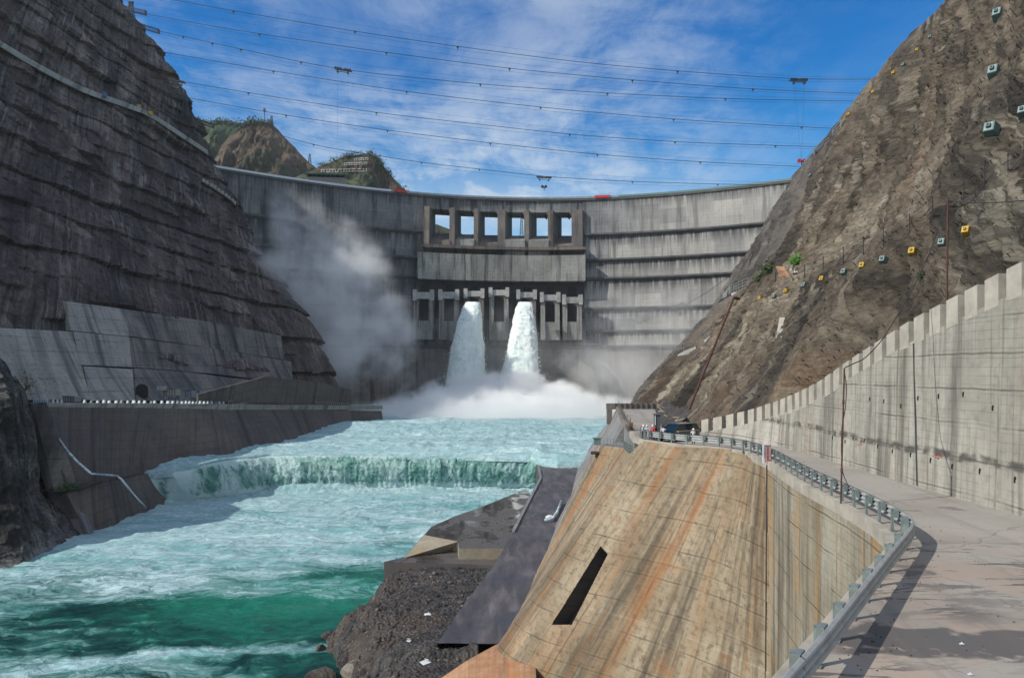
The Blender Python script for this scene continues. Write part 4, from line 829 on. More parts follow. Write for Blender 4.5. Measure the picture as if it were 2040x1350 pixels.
# revetment slabs standing on the left cliff
def revet(poly, mat, label, back=3.5, n=24):
    """poly: four photo corners tl,tr,br,bl laid over the cliff"""
    tl, tr, br, bl = poly; V = np.zeros((n, n, 3)); 
    ds = []
    for q in (tl, tr, br, bl):
        h = hit(bvL, q[0], q[1]); ds.append((h.length / Vector(P(q[0], q[1], 1)).length) if h else 260)
    for i in range(n):
        for k in range(n):
            a, b_ = i / (n - 1), k / (n - 1)
            px = (tl[0] * (1 - b_) + tr[0] * b_) * (1 - a) + (bl[0] * (1 - b_) + br[0] * b_) * a; py = (tl[1] * (1 - b_) + tr[1] * b_) * (1 - a) + (bl[1] * (1 - b_) + br[1] * b_) * a
            d = (ds[0] * (1 - b_) + ds[1] * b_) * (1 - a) + (ds[3] * (1 - b_) + ds[2] * b_) * a; V[i, k] = P(px, py, d - back)
    N = np.array([0.8, -0.6, 0.0]); bk = V - N * 7
    W_ = np.concatenate([bk[:1], V, bk[-1:]], 0); W_ = np.concatenate([np.concatenate([bk[:1, :1], bk[:, :1], bk[-1:, :1]], 0), W_, np.concatenate([bk[:1, -1:], bk[:, -1:], bk[-1:, -1:]], 0)], 1)
    o = gridmesh('revetment_slab', W_, M[mat], uv=uvm(W_), sm=False); return tagp(o, label, 'revetment', 'concrete revetment slabs on the left cliff')
revet([(-60, 650), (143, 660), (181, 796), (-60, 796)], 'revet', 'big smooth pale slab at the far left above the platform', 6)
revet([(132, 600), (251, 616), (257, 670), (141, 658)], 'revet', 'pale grid jointed slab topmost of the stepped revetments', 4)
revet([(251, 616), (395, 637), (402, 690), (257, 669)], 'revet_dark', 'streaked dark slab with one pale patch beside the topmost slab', 4)
revet([(395, 637), (560, 668), (565, 716), (402, 690)], 'revet_dark', 'upper dark streaked slab farthest toward the dam', 4)
revet([(146, 660), (257, 671), (263, 731), (160, 727)], 'revet', 'pale stained slab in the second row of revetments', 5)
revet([(257, 671), (420, 693), (424, 744), (263, 731)], 'revet_dark', 'second row dark slab with white vertical streaks', 5)
revet([(420, 693), (580, 720), (584, 764), (424, 744)], 'revet_dark', 'second row dark slab farthest toward the dam', 5)
revet([(166, 729), (264, 735), (269, 798), (181, 798)], 'revet', 'pale lowest slab beside the tunnel mouth slab', 6)
revet([(268, 733), (375, 741), (378, 798), (273, 798)], 'revet_dark', 'lowest slab with the small arched tunnel mouth', 6)
revet([(375, 741), (560, 765), (562, 800), (378, 798)], 'revet_dark', 'lowest dark slab behind the white containers', 6)
h = hit(bvL, 286, 780, 8)
mb = MB()
c = h + Vector((0.6, -2.6, -2)); 
pts = [(-1.9, 0), (1.9, 0), (1.9, 3.0)] + [(1.9 * math.cos(a), 3.0 + 1.9 * math.sin(a)) for a in np.linspace(0.3, math.pi - .3, 6)] + [(-1.9, 3.0)]
mb.prism([c + Vector((a, a * .35, z)) for a, z in pts], (-.8, 2.0, 0)); tagp(mb.build('tunnel_mouth', M['black']), 'small dark arched tunnel mouth above the platform at left', 'tunnel')
# inclined access ramp on the left platform
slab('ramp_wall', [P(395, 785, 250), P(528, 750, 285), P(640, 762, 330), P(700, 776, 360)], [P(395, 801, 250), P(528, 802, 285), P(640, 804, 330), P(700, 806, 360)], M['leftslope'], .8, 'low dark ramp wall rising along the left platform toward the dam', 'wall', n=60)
# barriers, containers, sheds on the platform
def bx_(name, px, py0, py1, w, d, mat, label, cat, group, yaw=-0.5, depth=2.4, ribs=0, z=None):
    ba = P(px, py1, d); hgt = (py1 - py0) / F * d; e_ = empty(name, ba, label, cat, group, yaw)
    m_ = MB(); m_.box((0, 0, hgt / 2), (w, depth, hgt)); m_.build('body', M[mat], e_)
    if ribs:
        m_ = MB()
        for i in range(ribs + 1): m_.box((-w / 2 + w * i / ribs, -depth / 2 - .06, hgt / 2), (0.22, .16, hgt))
        m_.box((0, -depth / 2 - .05, hgt + .06), (w + .3, .3, .14)); m_.build('rib', M['walk'], e_)
    return e_
platd = pl([88, 250, 400, 550, 700], [196, 221, 246, 296, 351]); platy = pl([88, 250, 400, 550, 700], [802.5, 803.5, 804.5, 806, 807.5])
bu = [(98.5, 5), (107, 4), (115.5, 4), (123.5, 4), (170, 6), (183.5, 6), (196, 6), (208.5, 7), (219, 7), (233, 8), (243.5, 7), (256, 5), (268, 9), (279, 6), (289.5, 7), (303, 6), (309.5, 6), (324, 6), (336, 8), (345.5, 6), (355.5, 6), (364, 6), (372, 5), (379, 5), (386, 5), (393, 5), (400, 5), (408, 5), (415, 4), (423, 4), (431, 4), (438, 4), (446, 4)]
proto = None; rngb = random.Random(3)
words = ['leftmost', 'second', 'third', 'fourth', 'fifth', 'sixth', 'seventh', 'eighth', 'ninth', 'tenth', 'eleventh', 'twelfth', 'thirteenth', 'fourteenth', 'fifteenth', 'sixteenth', 'seventeenth', 'eighteenth', 'nineteenth', 'twentieth']
words += ['twenty ' + w for w in ['first', 'second', 'third', 'fourth', 'fifth', 'sixth', 'seventh', 'eighth', 'ninth']] + ['thirtieth'] + ['thirty ' + w for w in ['first', 'second', 'third', 'fourth', 'fifth', 'sixth', 'seventh', 'eighth', 'ninth']]
for i, (px, w) in enumerate(bu):
    d = float(platd(px)); s_ = w / F * d
    e_ = empty('barrier', P(px, float(platy(px)), d) + Vector((-.3, 0.2, 0)), words[i] + ' white plastic barrier from the left on the platform edge', 'barrier', 'white barriers along the left platform edge', -.5)
    m_ = MB(); h_ = 0.95 * rngb.uniform(.85, 1.1); m_.box((0, 0, .25 * h_), (s_, .6, .5 * h_)); m_.box((0, 0, h_ * .75), (s_ * .9, .34, h_ * .5)); m_.build('body', M['white' if i % 5 else 'whited'], e_)
for i in range(9):
    px = 66 + i * 3.3; d = 193.5; e_ = empty('striped_barrier', P(px, 802, d), words[i] + ' small blue and white barrier over the end buttress', 'barrier', 'blue and white barriers over the end buttress', -.3)
    m_ = MB(); m_.box((0, 0, .45), (.3, .25, .9)); m_.build('post', M['blue'], e_); m_ = MB(); m_.box((.18, 0, .55), (.3, .2, .8)); m_.build('panel', M['white'], e_)
bx_('site_cabin', 144, 789, 800, 5.6, 226, 'whited', 'long low grey site cabin behind the barriers at left', 'cabin', 'cabins on the left platform', ribs=4)
bx_('site_cabin', 352, 793, 801, 5.4, 256, 'whited', 'low pale cabin below the white container', 'cabin', 'cabins on the left platform', ribs=3)
bx_('container', 343.5, 775, 787, 6.0, 259, 'merlon', 'white container with four vertical ribs on the left platform', 'container', 'containers on the left platform', ribs=4)
bx_('container', 381, 778, 791, 2.7, 262, 'whited', 'left one of two square grey containers', 'container', 'containers on the left platform', ribs=2)
bx_('container', 398, 778, 791, 2.5, 266, 'whited', 'right one of two square grey containers', 'container', 'containers on the left platform', ribs=2)
bx_('equipment_box', 322, 769, 777, 2.2, 258, 'dam_light', 'small pale box above and left of the white container', 'box', None)
bx_('blue_shed', 410, 795, 801, 8.5, 262, 'blue', 'long low blue shed on the left platform', 'shed', None)
# row of small posts along the far platform edge
mbp = empty('edge_railing', P(590, 806, 310), 'row of small pale railing posts on the far platform edge', 'railing')
k = 0
for px in np.arange(455, 700, 4.1):
    d = float(platd(px)); m_ = MB(); a = P(px, float(platy(px)), d); m_.bar(a, a + Vector((0, 0, 1.3)), .16); m_.build('post', M['whited'], mbp, True); k += 1
m_ = MB(); m_.path([P(px, float(platy(px)), float(platd(px))) + Vector((0, 0, 1.3)) for px in np.arange(455, 702, 20)], .09); m_.build('top_rail', M['whited'], mbp, True)
# shrub on the rubble ledge and on the outcrop
def shrub(name, c, r, n, label, cat='shrub', mat='leaf', squash=.8, group=None, ls=.16):
    e_ = empty(name, c, label, cat, group); m_ = MB(); rr = random.Random(int(c[0] * 10 + c[1]))
    m_2 = MB()
    for q in range(7):
        a = rr.uniform(0, 6.28); m_2.bar((0, 0, 0), (math.cos(a) * r * .6, math.sin(a) * r * .6, r * rr.uniform(.4, 1.0) * squash), r * .03)
    for q in range(n):
        v = Vector((rr.gauss(0, .5), rr.gauss(0, .5), abs(rr.gauss(.35, .4)) * squash)) * r; s_ = r * ls
        a = Vector((rr.uniform(-1, 1), rr.uniform(-1, 1), rr.uniform(-1, 1))) * s_; b_ = Vector((rr.uniform(-1, 1), rr.uniform(-1, 1), rr.uniform(-1, 1))) * s_; m_.add([v, v + a, v + a + b_, v + b_], [(0, 1, 2, 3)])
    m_2.build('stem', M['twig'], e_); m_.build('foliage', M[mat], e_); return e_
shrub('bush', P(140, 972, 182), 1.9, 300, 'dark green bush growing on the rubble ledge at left')
shrub('bush', P(122, 978, 181), 1.6, 260, 'smaller dark bush at the foot of the end buttress')
shrub('small_tree', P(50, 778, 186), 4.2, 160, 'sparse twiggy tree on the shoulder of the left outcrop', 'tree', squash=1.3, ls=.07)
# bench road across the left cliff
pts = []
for px, py in [(-30, 72), (0, 88), (40, 113), (80, 136), (120, 157), (160, 177), (200, 192), (240, 206), (280, 220), (310, 236), (340, 256), (370, 276), (395, 292), (412, 304)]:
    h = hit(bvL, px, py, 5.0)
    if h is not None: pts.append(h)
dpt = np.array([p.length for p in pts]); 
if len(pts) > 3:
    ks = [Vector(p).normalized() for p in pts]; sm_ = np.convolve(np.r_[dpt[0], dpt, dpt[-1]], [.25, .5, .25], 'valid'); pts = [k_ * float(s_) for k_, s_ in zip(ks, sm_)]
    e_ = empty('cliff_road', pts[6], 'pale bench road with low parapet crossing the left cliff', 'road')
    m_ = MB(); m_.sweep(pts, [(-12, -.4), (1.0, -.4), (1.0, 0.2), (-12, 0.2)]); m_.build('deck', M['walk'], e_, True)
    m_ = MB(); m_.sweep([p + Vector((0, 0, 0)) for p in pts], [(0.6, -2.0), (1.4, -2.0), (1.2, 1.3), (0.8, 1.3)]); m_.build('parapet', M['revet'], e_, True)
    for (a, w, mt, lb) in [(208, 7, 'blue', 'blue machine parked on the cliff road'), (276, 9, 'yellow', 'larger yellow container on the cliff road'), (300, 5, 'yellow', 'smaller pale yellow container on the cliff road')]:
        h = hit(bvL, a, pl([160, 200, 240, 280, 310], [177, 192, 206, 220, 236])(a) - 1, 6.0)
        if h is not None:
            q = empty('container' if mt == 'yellow' else 'parked_truck', h, lb, 'container' if mt == 'yellow' else 'truck', None, -.9); m_ = MB(); m_.box((0, 0, 1.4), (w * .3, 2.2, 2.6)); m_.build('body', M[mt], q); m_ = MB(); m_.box((w * .1, 0, 2.8), (w * .12, 2.0, .5)); m_.build('top_panel', M['walk'], q)
# small pale platforms hung on the cliff near the dam
e_ = empty('cliff_gallery', hit(bvL, 430, 372, 3), 'dark cliff gallery with pale boxes running down to the dam', 'gallery')
gp = [hit(bvL, x_, y_, 4) for x_, y_ in [(400, 362), (415, 371), (430, 381), (445, 391), (458, 401), (468, 411)]]; gp = [g_ for g_ in gp if g_ is not None]
m_ = MB(); m_.sweep(gp, [(-3, -.8), (2, -.8), (2, 0), (-3, 0)]); m_.build('deck', M['recess'], e_, True)
for i, g_ in enumerate(gp[:-1]):
    for t_ in (.2, .65):
        m_ = MB(); m_.box(g_.lerp(gp[i + 1], t_) + Vector((1.2, -.5, 1.2)), (1.4, 1.6, 2.3)); m_.build('pale_box', M['merlon'], e_, True)
# ------------------------------------------------------------------ right bank: ramps, terrace, debris
rz = -30.0
lft = [(1071, 925, rz), (1076, 953, rz), (1038, 1026, rz), (1013, 1075, rz), (985, 1124, rz), (930, 1195, rz), (871, 1281, rz)]
rgt = [(1158, 915, rz), (1140, 950, rz), (1123, 1002, rz), (1102, 1054, rz), (1078, 1110, rz), (1045, 1185, rz), (990, 1281, rz)]
A = resample([PZ(*p) for p in lft], 90); B = resample([PZ(*p) for p in rgt], 90) + np.array([2.0, 0, 0]); A[0] = PZ(1071, 925, rz); 
V = loft(A, B, 16); V = np.concatenate([(A + np.array([-.6, -.3, -8]))[None], (A + np.array([0, 0, -.05]))[None], V], 0); V[2:, :, 2] += fbm(V[2:], (.25,) * 3, 4, seed=5) * .25
o = gridmesh('spillway_ramp', V, M['silt'], uv=uvm(V), sm=False); tagp(o, 'long purple grey silty concrete ramp beside the sloping wall', 'ramp')
m_ = MB(); m_.sweep([Vector(a) for a in A[:60:3]], [(-.5, -.2), (0.1, -.2), (.1, .35), (-.5, .35)]); m_.build('curb', M['greyslab'], o, True)
e_w = MB(); e_w.hexa([PZ(1068, 926, -30) + Vector((0, 0, -8)), PZ(1158, 915, -30) + Vector((0, 0, -8)), PZ(1158, 912, -29.2) + Vector((0, 3, -8)), PZ(1108, 912, -29.2) + Vector((0, 3, -8))], [PZ(1068, 925, -29.6), PZ(1160, 925, -29.6), PZ(1160, 914, -29.3), PZ(1108, 911.5, -29.3)])
tagp(e_w.build('weir_abutment', M['greyslab']), 'dark flat concrete block closing the weir at the right', 'abutment')
# terrace slabs (upper and lower)
def deckslab(name, poly, z, zb, mat, label, cat, side=None):
    m_ = MB(); tp = [PZ(x_, y_, z) for x_, y_ in poly]; m_.prism(tp, (0, 0, zb - z)); o = m_.build(name, [mat, side or mat]); o.data.polygons.foreach_set('material_index', [0] + [1] * (len(o.data.polygons) - 1)); o.data.update(); return tagp(o, label, cat)
deckslab('terrace_slab', [(845, 1065), (912, 1078), (914, 1092), (1005, 1092), (1060, 990), (1048, 973), (960, 1009), (905, 1028), (865, 1046)], -33.0, -42, M['wet'], 'upper wet concrete terrace slab beside the river', 'terrace', M['wallw'])
deckslab('terrace_slab', [(765, 1118.5), (985, 1125), (1012, 1080), (908, 1078), (845, 1064), (806, 1108)], -35.0, -42, M['wet'], 'lower wet concrete terrace slab with the dark square corner', 'terrace', M['leftslope'])
m_ = MB(); a, b_, c, d_, e2 = PZ(845, 1065, -33.01), PZ(912, 1078.3, -33.01), PZ(909, 1095, -35), PZ(804, 1111, -35), PZ(862, 1046, -33.01)
m_.prism([a, b_, c, d_], (0, 0, -6)); m_.prism([e2, a, d_], (0, 0, -7)); tagp(m_.build('river_wall', M['wallw']), 'pale stained sloping wall between the two terrace slabs', 'wall')
# debris heap
nx, ny = 260, 320; xs = np.linspace(-31, 3, nx); ys = np.linspace(62, 134.5, ny); X, Y = np.meshgrid(xs, ys)
shore = np.interp(Y, [62, 80, 95, 105, 110, 116, 125, 134.5], [-14, -17, -21.5, -26.5, -25, -24.3, -24, -24])
q = np.stack([X, Y, 0 * X], -1); inl = X - shore + fbm(q, (.25, .25, 1), 4, seed=8) * 3
top_ = np.interp(Y, [62, 75, 81, 88, 110, 134.5], [-29.6, -30.0, -30.5, -31.8, -34.0, -35.8]) ; top_ = top_ + 1.3 * np.clip((X + 6) / 6, 0, 1) * np.clip((125 - Y) / 20, 0, 1)
Z = WL - 2.5 + (top_ - WL + 2.5) * (1 - np.exp(-np.clip(inl + 1, 0, 60) / 3.0))
slope = np.exp(-((inl - 1.5) / 5.0) ** 2); Z = Z + fbm(q, (.28, .28, 1), 5, .62, 9, True) * 3.0 * slope + fbm(q, (.5, .5, 1), 5, .65, 10) * 0.9 + fbm(q, (1.8, 1.8, 1), 3, .6, 12, True) * .35
ramp_m = np.interp(Y, [80, 101, 113, 130], [-8.3, -5.0, -2.7, -.6]); Z = np.where((X > ramp_m + .5) & (Y > 80.5), np.minimum(Z, -31.5), Z)
Z = np.where((X > -3.5 + .25 * (79 - Y)) & (Y < 80.5), np.minimum(Z, -33.5), Z); Z = np.where((Y < 79.5) & (X > -13 + (79.5 - Y) * .2), np.minimum(Z, -31.6 + fbm(q, (.5, .5, 1), 3, seed=3) * .5), Z)
DV = np.stack([X, Y, Z], -1); tagp(gridmesh('debris_bank', DV, M['debris']), 'dark gravel and rubble bank sloping from the terrace to the river', 'rubble', kind='stuff'); bvD = bvh_of(DV)
def boulder(bm_, c, r, seed, flat=.75):
    t = bmesh.ops.create_icosphere(bm_, subdivisions=3, radius=1.0); vs = t['verts']; co = np.array([v.co for v in vs]); rr = np.random.default_rng(seed); ax = rr.normal(size=(9, 3)); ax /= np.linalg.norm(ax, axis=1)[:, None]; lim = rr.uniform(.55, .95, 9)
    for a, l in zip(ax, lim):
        dd_ = co @ a; m__ = dd_ > l; co[m__] -= (dd_[m__] - l)[:, None] * a
    co *= np.array([1 + rr.uniform(-.2, .4), 1 + rr.uniform(-.2, .3), flat]); co += fbm(co, (1.7,) * 3, 3, seed=seed)[:, None] * .3 * co
    for v, k_ in zip(vs, co): v.co = Vector(k_) * r + Vector(c)
rocks = [(722, 1290, 3.0, -38.2), (708, 1262, 2.2, -38.5), (690, 1282, 1.5, -39.2), (672, 1275, 1.3, -39.6), (655, 1268, 1.2, -39.7), (700, 1310, 1.7, -38.9), (737, 1318, 2.3, -37.2), (760, 1275, 2.1, -36.8), (745, 1250, 1.8, -37.4), (775, 1225, 2.0, -37.0), (640, 1292, .9, -39.9), (665, 1296, .8, -39.8), (685, 1268, .9, -39.5), (640, 1346, 1.5, -39.7), (712, 1340, 2.2, -38.2), (765, 1335, 2.0, -35.5), (790, 1190, 1.6, -37.6), (800, 1255, 1.5, -35.4), (725, 1345, 1.5, -37.5), (830, 1300, 1.0, -33.6), (850, 1328, .8, -33.0)]
rl = ['largest brown boulder at the tip of the rubble bank', 'brown boulder behind the largest one at the shore', 'flat dark rock in the foam at the shore', 'dark wet rock left of the shore boulders', 'small dark wet rock farther out in the foam', 'boulder in front of the largest shore boulder', 'big brown boulder on the bank above the shore', 'rounded brown boulder up the bank', 'brown boulder at the water edge behind the tip', 'grey boulder high on the river side of the bank', 'outermost small wet rock in the river', 'small wet rock at the left tip in the foam', 'small flat rock between two shore boulders', 'black rock standing in the river at the bottom edge', 'large boulder at the bottom edge beside the water', 'brown boulder in the rubble near the bottom edge', 'boulder close under the dark square terrace corner', 'boulder in the middle of the rubble bank', 'small boulder at the bottom edge beside a larger one', 'small brown stone near the ramp foot', 'smallest brown stone near the orange ground']
for i, ((px, py, r, z), lb) in enumerate(zip(rocks, rl)):
    bm = bmesh.new(); c = PZ(px, py, z); boulder(bm, (0, 0, 0), r, i + 3); me = bpy.data.meshes.new('boulder'); bm.to_mesh(me); bm.free(); smooth(me, False); o = link('boulder', me, M['rockB']); o.location = c; tagp(o, lb, 'rock', 'boulders at the river edge')
bm = bmesh.new(); rr = random.Random(5)
for k in range(420):
    x_ = rr.uniform(-27, 0); y_ = rr.uniform(70, 132); h = bvD.ray_cast(Vector((x_, y_, 0)), Vector((0, 0, -1)))
    if h[0] is None or h[0].z < WL + .2: continue
    t = bmesh.ops.create_icosphere(bm, subdivisions=1, radius=rr.choice([.12, .2, .3, .5])); s_ = Vector((rr.uniform(.6, 1.4), rr.uniform(.6, 1.4), rr.uniform(.4, .9)))
    for v in t['verts']: v.co = Vector((v.co.x * s_.x * rr.uniform(.8, 1.2), v.co.y * s_.y, v.co.z * s_.z)) + h[0]
me = bpy.data.meshes.new('loose_stones'); bm.to_mesh(me); bm.free(); tagp(link('loose_stones', me, M['rockB']), 'loose stones scattered over the rubble bank', 'stones', kind='stuff')
for px, py, s_, rot, lb in [(852, 1223, .55, .3, 'white scrap of sheet lying on the dark rubble'), (848, 1318, .7, .8, 'white scrap of sheet near the bottom of the rubble'), (815, 1275, .45, 1.4, 'small pale scrap of sheet in the middle of the rubble')]:
    h = hit(bvD, px, py, .3)
    if h: m_ = MB(); m_.box((0, 0, 0), (s_ * 1.6, s_, .05), Matrix.Rotation(.25, 3, 'X')); m_.box((s_ * .5, .1, .12), (s_ * .7, s_ * .8, .04), Matrix.Rotation(.5, 3, 'Y')); o = m_.build('scrap_sheet', M['white']); o.location = h; o.rotation_euler.z = rot; tagp(o, lb, 'scrap', 'white scraps on the rubble')
h = PZ(1093, 1033, -29.9); bm = bmesh.new(); boulder(bm, (0, 0, .35), .7, 77); me = bpy.data.meshes.new('pale_stone'); bm.to_mesh(me); bm.free(); o = link('pale_stone', me, M['white']); o.location = h; tagp(o, 'lone pale stone lying on the purple ramp', 'stone')
stream([PZ(1118, 1000, -29.6), PZ(1110, 1022, -29.6), PZ(1100, 1036, -29.7), PZ(1085, 1038, -29.8)], .28, 'thin white trickle beside the pale stone on the ramp')
slab('orange_ground', [PZ(998, 1263, -30.6) + Vector((4, 4, 0)), PZ(985, 1285, -30), PZ(930, 1315, -30), PZ(868, 1356, -31.5)], [PZ(1070, 1400, -29), PZ(1040, 1400, -29), PZ(980, 1420, -30), PZ(900, 1440, -31)], M['orangeg'], 2, 'patch of orange stained concrete at the bottom edge', 'slab', n=40)
# ------------------------------------------------------------------ right bank: sloping wall, road, retaining wall
RZ = -7.0
T = [(19.75, 52.0, -7), (19.75, 56, -7), (20.1, 60.5, -7), (20.3, 63, -7), (19.1, 65.9, -7), (17.5, 68, -7), (15.7, 69.3, -7), (14.3, 71.7, -7), (13.1, 73.5, -7), (12.7, 78.5, -8.9), (13.6, 89, -9.3), (11.2, 95, -9.6)]
Bt = [(19.7, 52.0, -31), (19.6, 56, -31), (16.0, 59.8, -31), (12.9, 62.8, -31), (8.0, 68, -31), (4.6, 70.6, -31), (1.5, 73, -31), (-1.0, 76, -31), (-2.4, 79.5, -31), (-1.2, 84, -31), (1.2, 96, -31), (2.8, 106, -31)]
kk = np.r_[0, 1, 2, 3, 4, 5, 6, 7, 8, 9, 10, 11]; ku = np.r_[np.linspace(0, 9, 620), np.linspace(9.02, 11, 160)]
A = bypar(kk, [Vector(v) for v in T], ku); B = bypar(kk, [Vector(v) for v in Bt], ku)
def smth(C, n=9):
    p = np.pad(C, ((n, n), (0, 0)), 'edge'); w = np.hanning(2 * n + 1); w /= w.sum(); return np.stack([np.convolve(p[:, k], w, 'valid') for k in range(3)], 1)
A = smth(A, 12); B = smth(B, 26)
nr = 330; t = np.linspace(0, 1, nr)[:, None, None]; V = A[None] * (1 - t) + B[None] * t
ud = np.r_[0, np.cumsum(np.linalg.norm(np.diff((A + B) / 2, axis=0), axis=1))]; UV = np.zeros((nr, len(ku), 2)); UV[..., 0] = ud[None] * 1.35; UV[..., 1] = -t[..., 0] * 27
N = normals(V); N *= np.sign(-(N * V).sum(-1))[..., None]
step = (np.floor(UV[..., 1] / -6.0) % 2) * 0.06 + (np.floor(UV[..., 0] / 6.5) % 2) * .05; V = V + N * (fbm(V, (.3,) * 3, 3, seed=2) * .12 + step)[..., None]
# the slot: remove faces inside a parallelogram of the grid and add a real recess
scr = lambda v: (CX + v[..., 0] / v[..., 1] * F, HY - v[..., 2] / v[..., 1] * F)
sx, sy = scr(V); 
def inpoly(x, y, poly):
    ins = np.zeros(x.shape, bool); j = len(poly) - 1
    for i in range(len(poly)):
        xi, yi = poly[i]; xj, yj = poly[j]; c = ((yi > y) != (yj > y)) & (x < (xj - xi) * (y - yi) / (yj - yi + 1e-9) + xi); ins ^= c; j = i
    return ins
slot = [(1196, 1088), (1210, 1104), (1139, 1243), (1100, 1243)]
mask = inpoly(sx, sy, slot)
o = gridmesh('batter_wall', V, M['batter'], uv=UV); tagp(o, 'large ochre stained sloping concrete wall with one narrow slot', 'wall'); bvB = bvh_of(V)
# push the slot in along the normal to form a recess (vertical drop faces appear at its rim)
co = V.copy(); co[mask] = co[mask] - np.array([-0.15, -.2, 0.0]) * 0 + np.array([1.6, 1.2, -0.6]); o.data.vertices.foreach_set('co', co.reshape(-1))
mi = (mask[:-1, :-1] | mask[:-1, 1:] | mask[1:, 1:] | mask[1:, :-1]).reshape(-1).astype(np.int32); o.data.materials.append(M['leftslope']); o.data.polygons.foreach_set('material_index', mi); o.data.polygons.foreach_set('use_smooth', (1 - mi).astype(bool)); o.data.update()
m_ = MB(); m_.bar((19.6, 56.0, -7.2), (19.46, 56.0, -31), .05, 6); m_.build('corner_joint', M['recess'], o, True)
# landing with stair railing beside the nose
m_ = MB(); m_.prism([Vector(v) for v in [(12.7, 78.2, -8.95), (13.6, 89, -9.3), (11.2, 95, -9.6), (14.6, 99, -9.6), (16.0, 90, -9.2), (15.5, 77, -8.9)]], (0, 0, -1.2)); tagp(m_.build('stair_landing', M['greyslab']), 'small grey concrete landing below the end of the road', 'landing')
m_ = MB(); m_.prism([Vector(v) for v in [(12.95, 77, -7.1), (13.7, 84, -7.1), (15.0, 97.5, -7.1), (15.6, 97.5, -7.1), (14.2, 84, -7.1), (13.4, 77, -7.1)]], (0, 0, -3)); tagp(m_.build('landing_wall', M['greyslab']), 'short grey wall rising from the landing to the road', 'wall')
# far slope face and end barrier
Tf = [(15.0, 97.5, -7.05), (15.5, 101, -7.05), (17.6, 118, -7.05), (19.9, 137, -7.05)]; Bf = [(4.2, 108, -31), (4.4, 112, -31), (5.6, 124, -31), (7.8, 140, -31)]
slab('far_slope_wall', Tf, Bf, M['greyslab'], 3, 'grey smooth sloping wall under the far end of the road', 'wall', n=60)
slab('pool_slope_wall', [(22.5, 142, -15), (25, 170, -15), (33, 250, -18), (60, 420, -25), (80, 600, -27)], [(8, 140, -31), (12.4, 167, -31), (22.5, 249, -31), (48, 420, -31), (70, 600, -31)], M['greyslab'], 3, 'long grey sloping wall along the right of the pool', 'wall', n=90)
slab('wall_end_face', [(19.9, 137, -7.1), (27, 137.5, -7.1)], [(7.8, 140, -31), (27, 140, -31)], M['greyslab'], 1.0, 'grey end face of the right bank above the pool', 'wall', n=10)
# the near vertical wall under the guardrail
wn_ = [(2.0, 11.6, -7), (4.2, 14.0, -7), (6.5, 17.2, -7), (8.35, 19.7, -7), (10.0, 22.0, -7), (12.3, 25.2, -7), (14.5, 28.2, -7), (15.4, 29.8, -7), (15.9, 31.0, -7), (16.45, 33.2, -7), (17.0, 36.6, -7), (17.35, 40, -7), (17.75, 44, -7), (18.3, 48, -7), (19.1, 52.5, -7), (19.7, 56, -7), (20.0, 60.2, -7)]
A = smth(resample([Vector(v) for v in wn_], 260), 4); B = A.copy(); B[:, 2] = -31; V = loft(A, B, 60); V += normals(V) * (fbm(V, (.3,) * 3, 3, seed=2) * .08)[..., None]; UVw = uvm(V); UVw[..., 1] *= -1
tagp(gridmesh('near_retaining_wall', V, M['wallw'], uv=UVw), 'tall vertical orange streaked wall directly under the guardrail', 'wall')
# road slab
road_edge = [(1.2, 10.6), (2.1, 11.5)] + [(v[0], v[1]) for v in wn_[1:]] + [(20.3, 63), (19.1, 65.9), (17.5, 68), (15.7, 69.3), (14.3, 71.7), (13.1, 73.5), (12.9, 77.5), (13.6, 84), (15.3, 100), (17.6, 118), (19.9, 137)]
outer = [(40, 10.6), (38, 20), (36, 30), (34, 40), (33, 50), (33, 60), (32, 68), (30, 76), (27, 82), (24, 84.5), (20, 86), (18.6, 90), (21.0, 105), (24, 120), (27.5, 137)]
A = resample([Vector((x, y, RZ)) for x, y in road_edge], 220); B = resample([Vector((x, y, RZ)) for x, y in outer], 220)
ya = np.linspace(10.6, 137, 260); 
ea = np.array(road_edge + [(19.9, 137.5)]); eb = np.array(outer + [(27.5, 137.5)])
V = loft(A, B, 40); V[..., 2] += 0.03 * fbm(V, (.3, .3, 1), 3, seed=1)
tagp(gridmesh('road', V, M['road'], flip=True), kind='structure')
# coping kerb
m_ = MB(); kp = [Vector((x, y, RZ)) for x, y in road_edge[1:-3]]; m_.sweep([Vector(a) for a in resample(kp, 160)], [(-.05, -.5), (.32, -.5), (.32, .13), (-.05, .13)]); tagp(m_.build('kerb', M['merlon_side']), 'pale concrete kerb under the guardrail posts', 'kerb')
# end barrier of the far road: beam and side posts
e_ = empty('end_barrier', (23, 137, -7), 'dark concrete beam barrier closing the far end of the road', 'barrier')
m_ = MB(); m_.box((22.4, 136.6, -6.5), (9.4, .8, 1.1)); m_.build('beam', M['dam_dark'], e_, True); m_ = MB(); m_.box((18.2, 136.2, -8.2), (.9, 1.2, 3.2)); m_.build('corner_post', M['dam_dark'], e_, True)
for k in range(8): m_ = MB(); m_.box((19.4 + k, 136.1, -6.45), (.15, .2, 1.15)); m_.build('rib', M['recess'], e_, True)
e_ = empty('edge_parapet', (16.5, 108, -7), 'dark rusty parapet with rebar along the left of the far road', 'parapet')
m_ = MB(); pp = [Vector(v) for v in [(13.9, 86, -7), (15.3, 100, -7), (17.6, 118, -7), (19.7, 136, -7)]]; m_.sweep(pp, [(-.3, 0), (.15, 0), (.1, .55), (-.25, .55)]); m_.build('low_wall', M['dam_dark'], e_, True)
m_ = MB(); pr = resample(pp, 26)
for i, p in enumerate(pr): m_.bar(p, Vector(p) + Vector((.1, 0, 1.1 + .5 * ((i * 7) % 3 == 0))), .05)
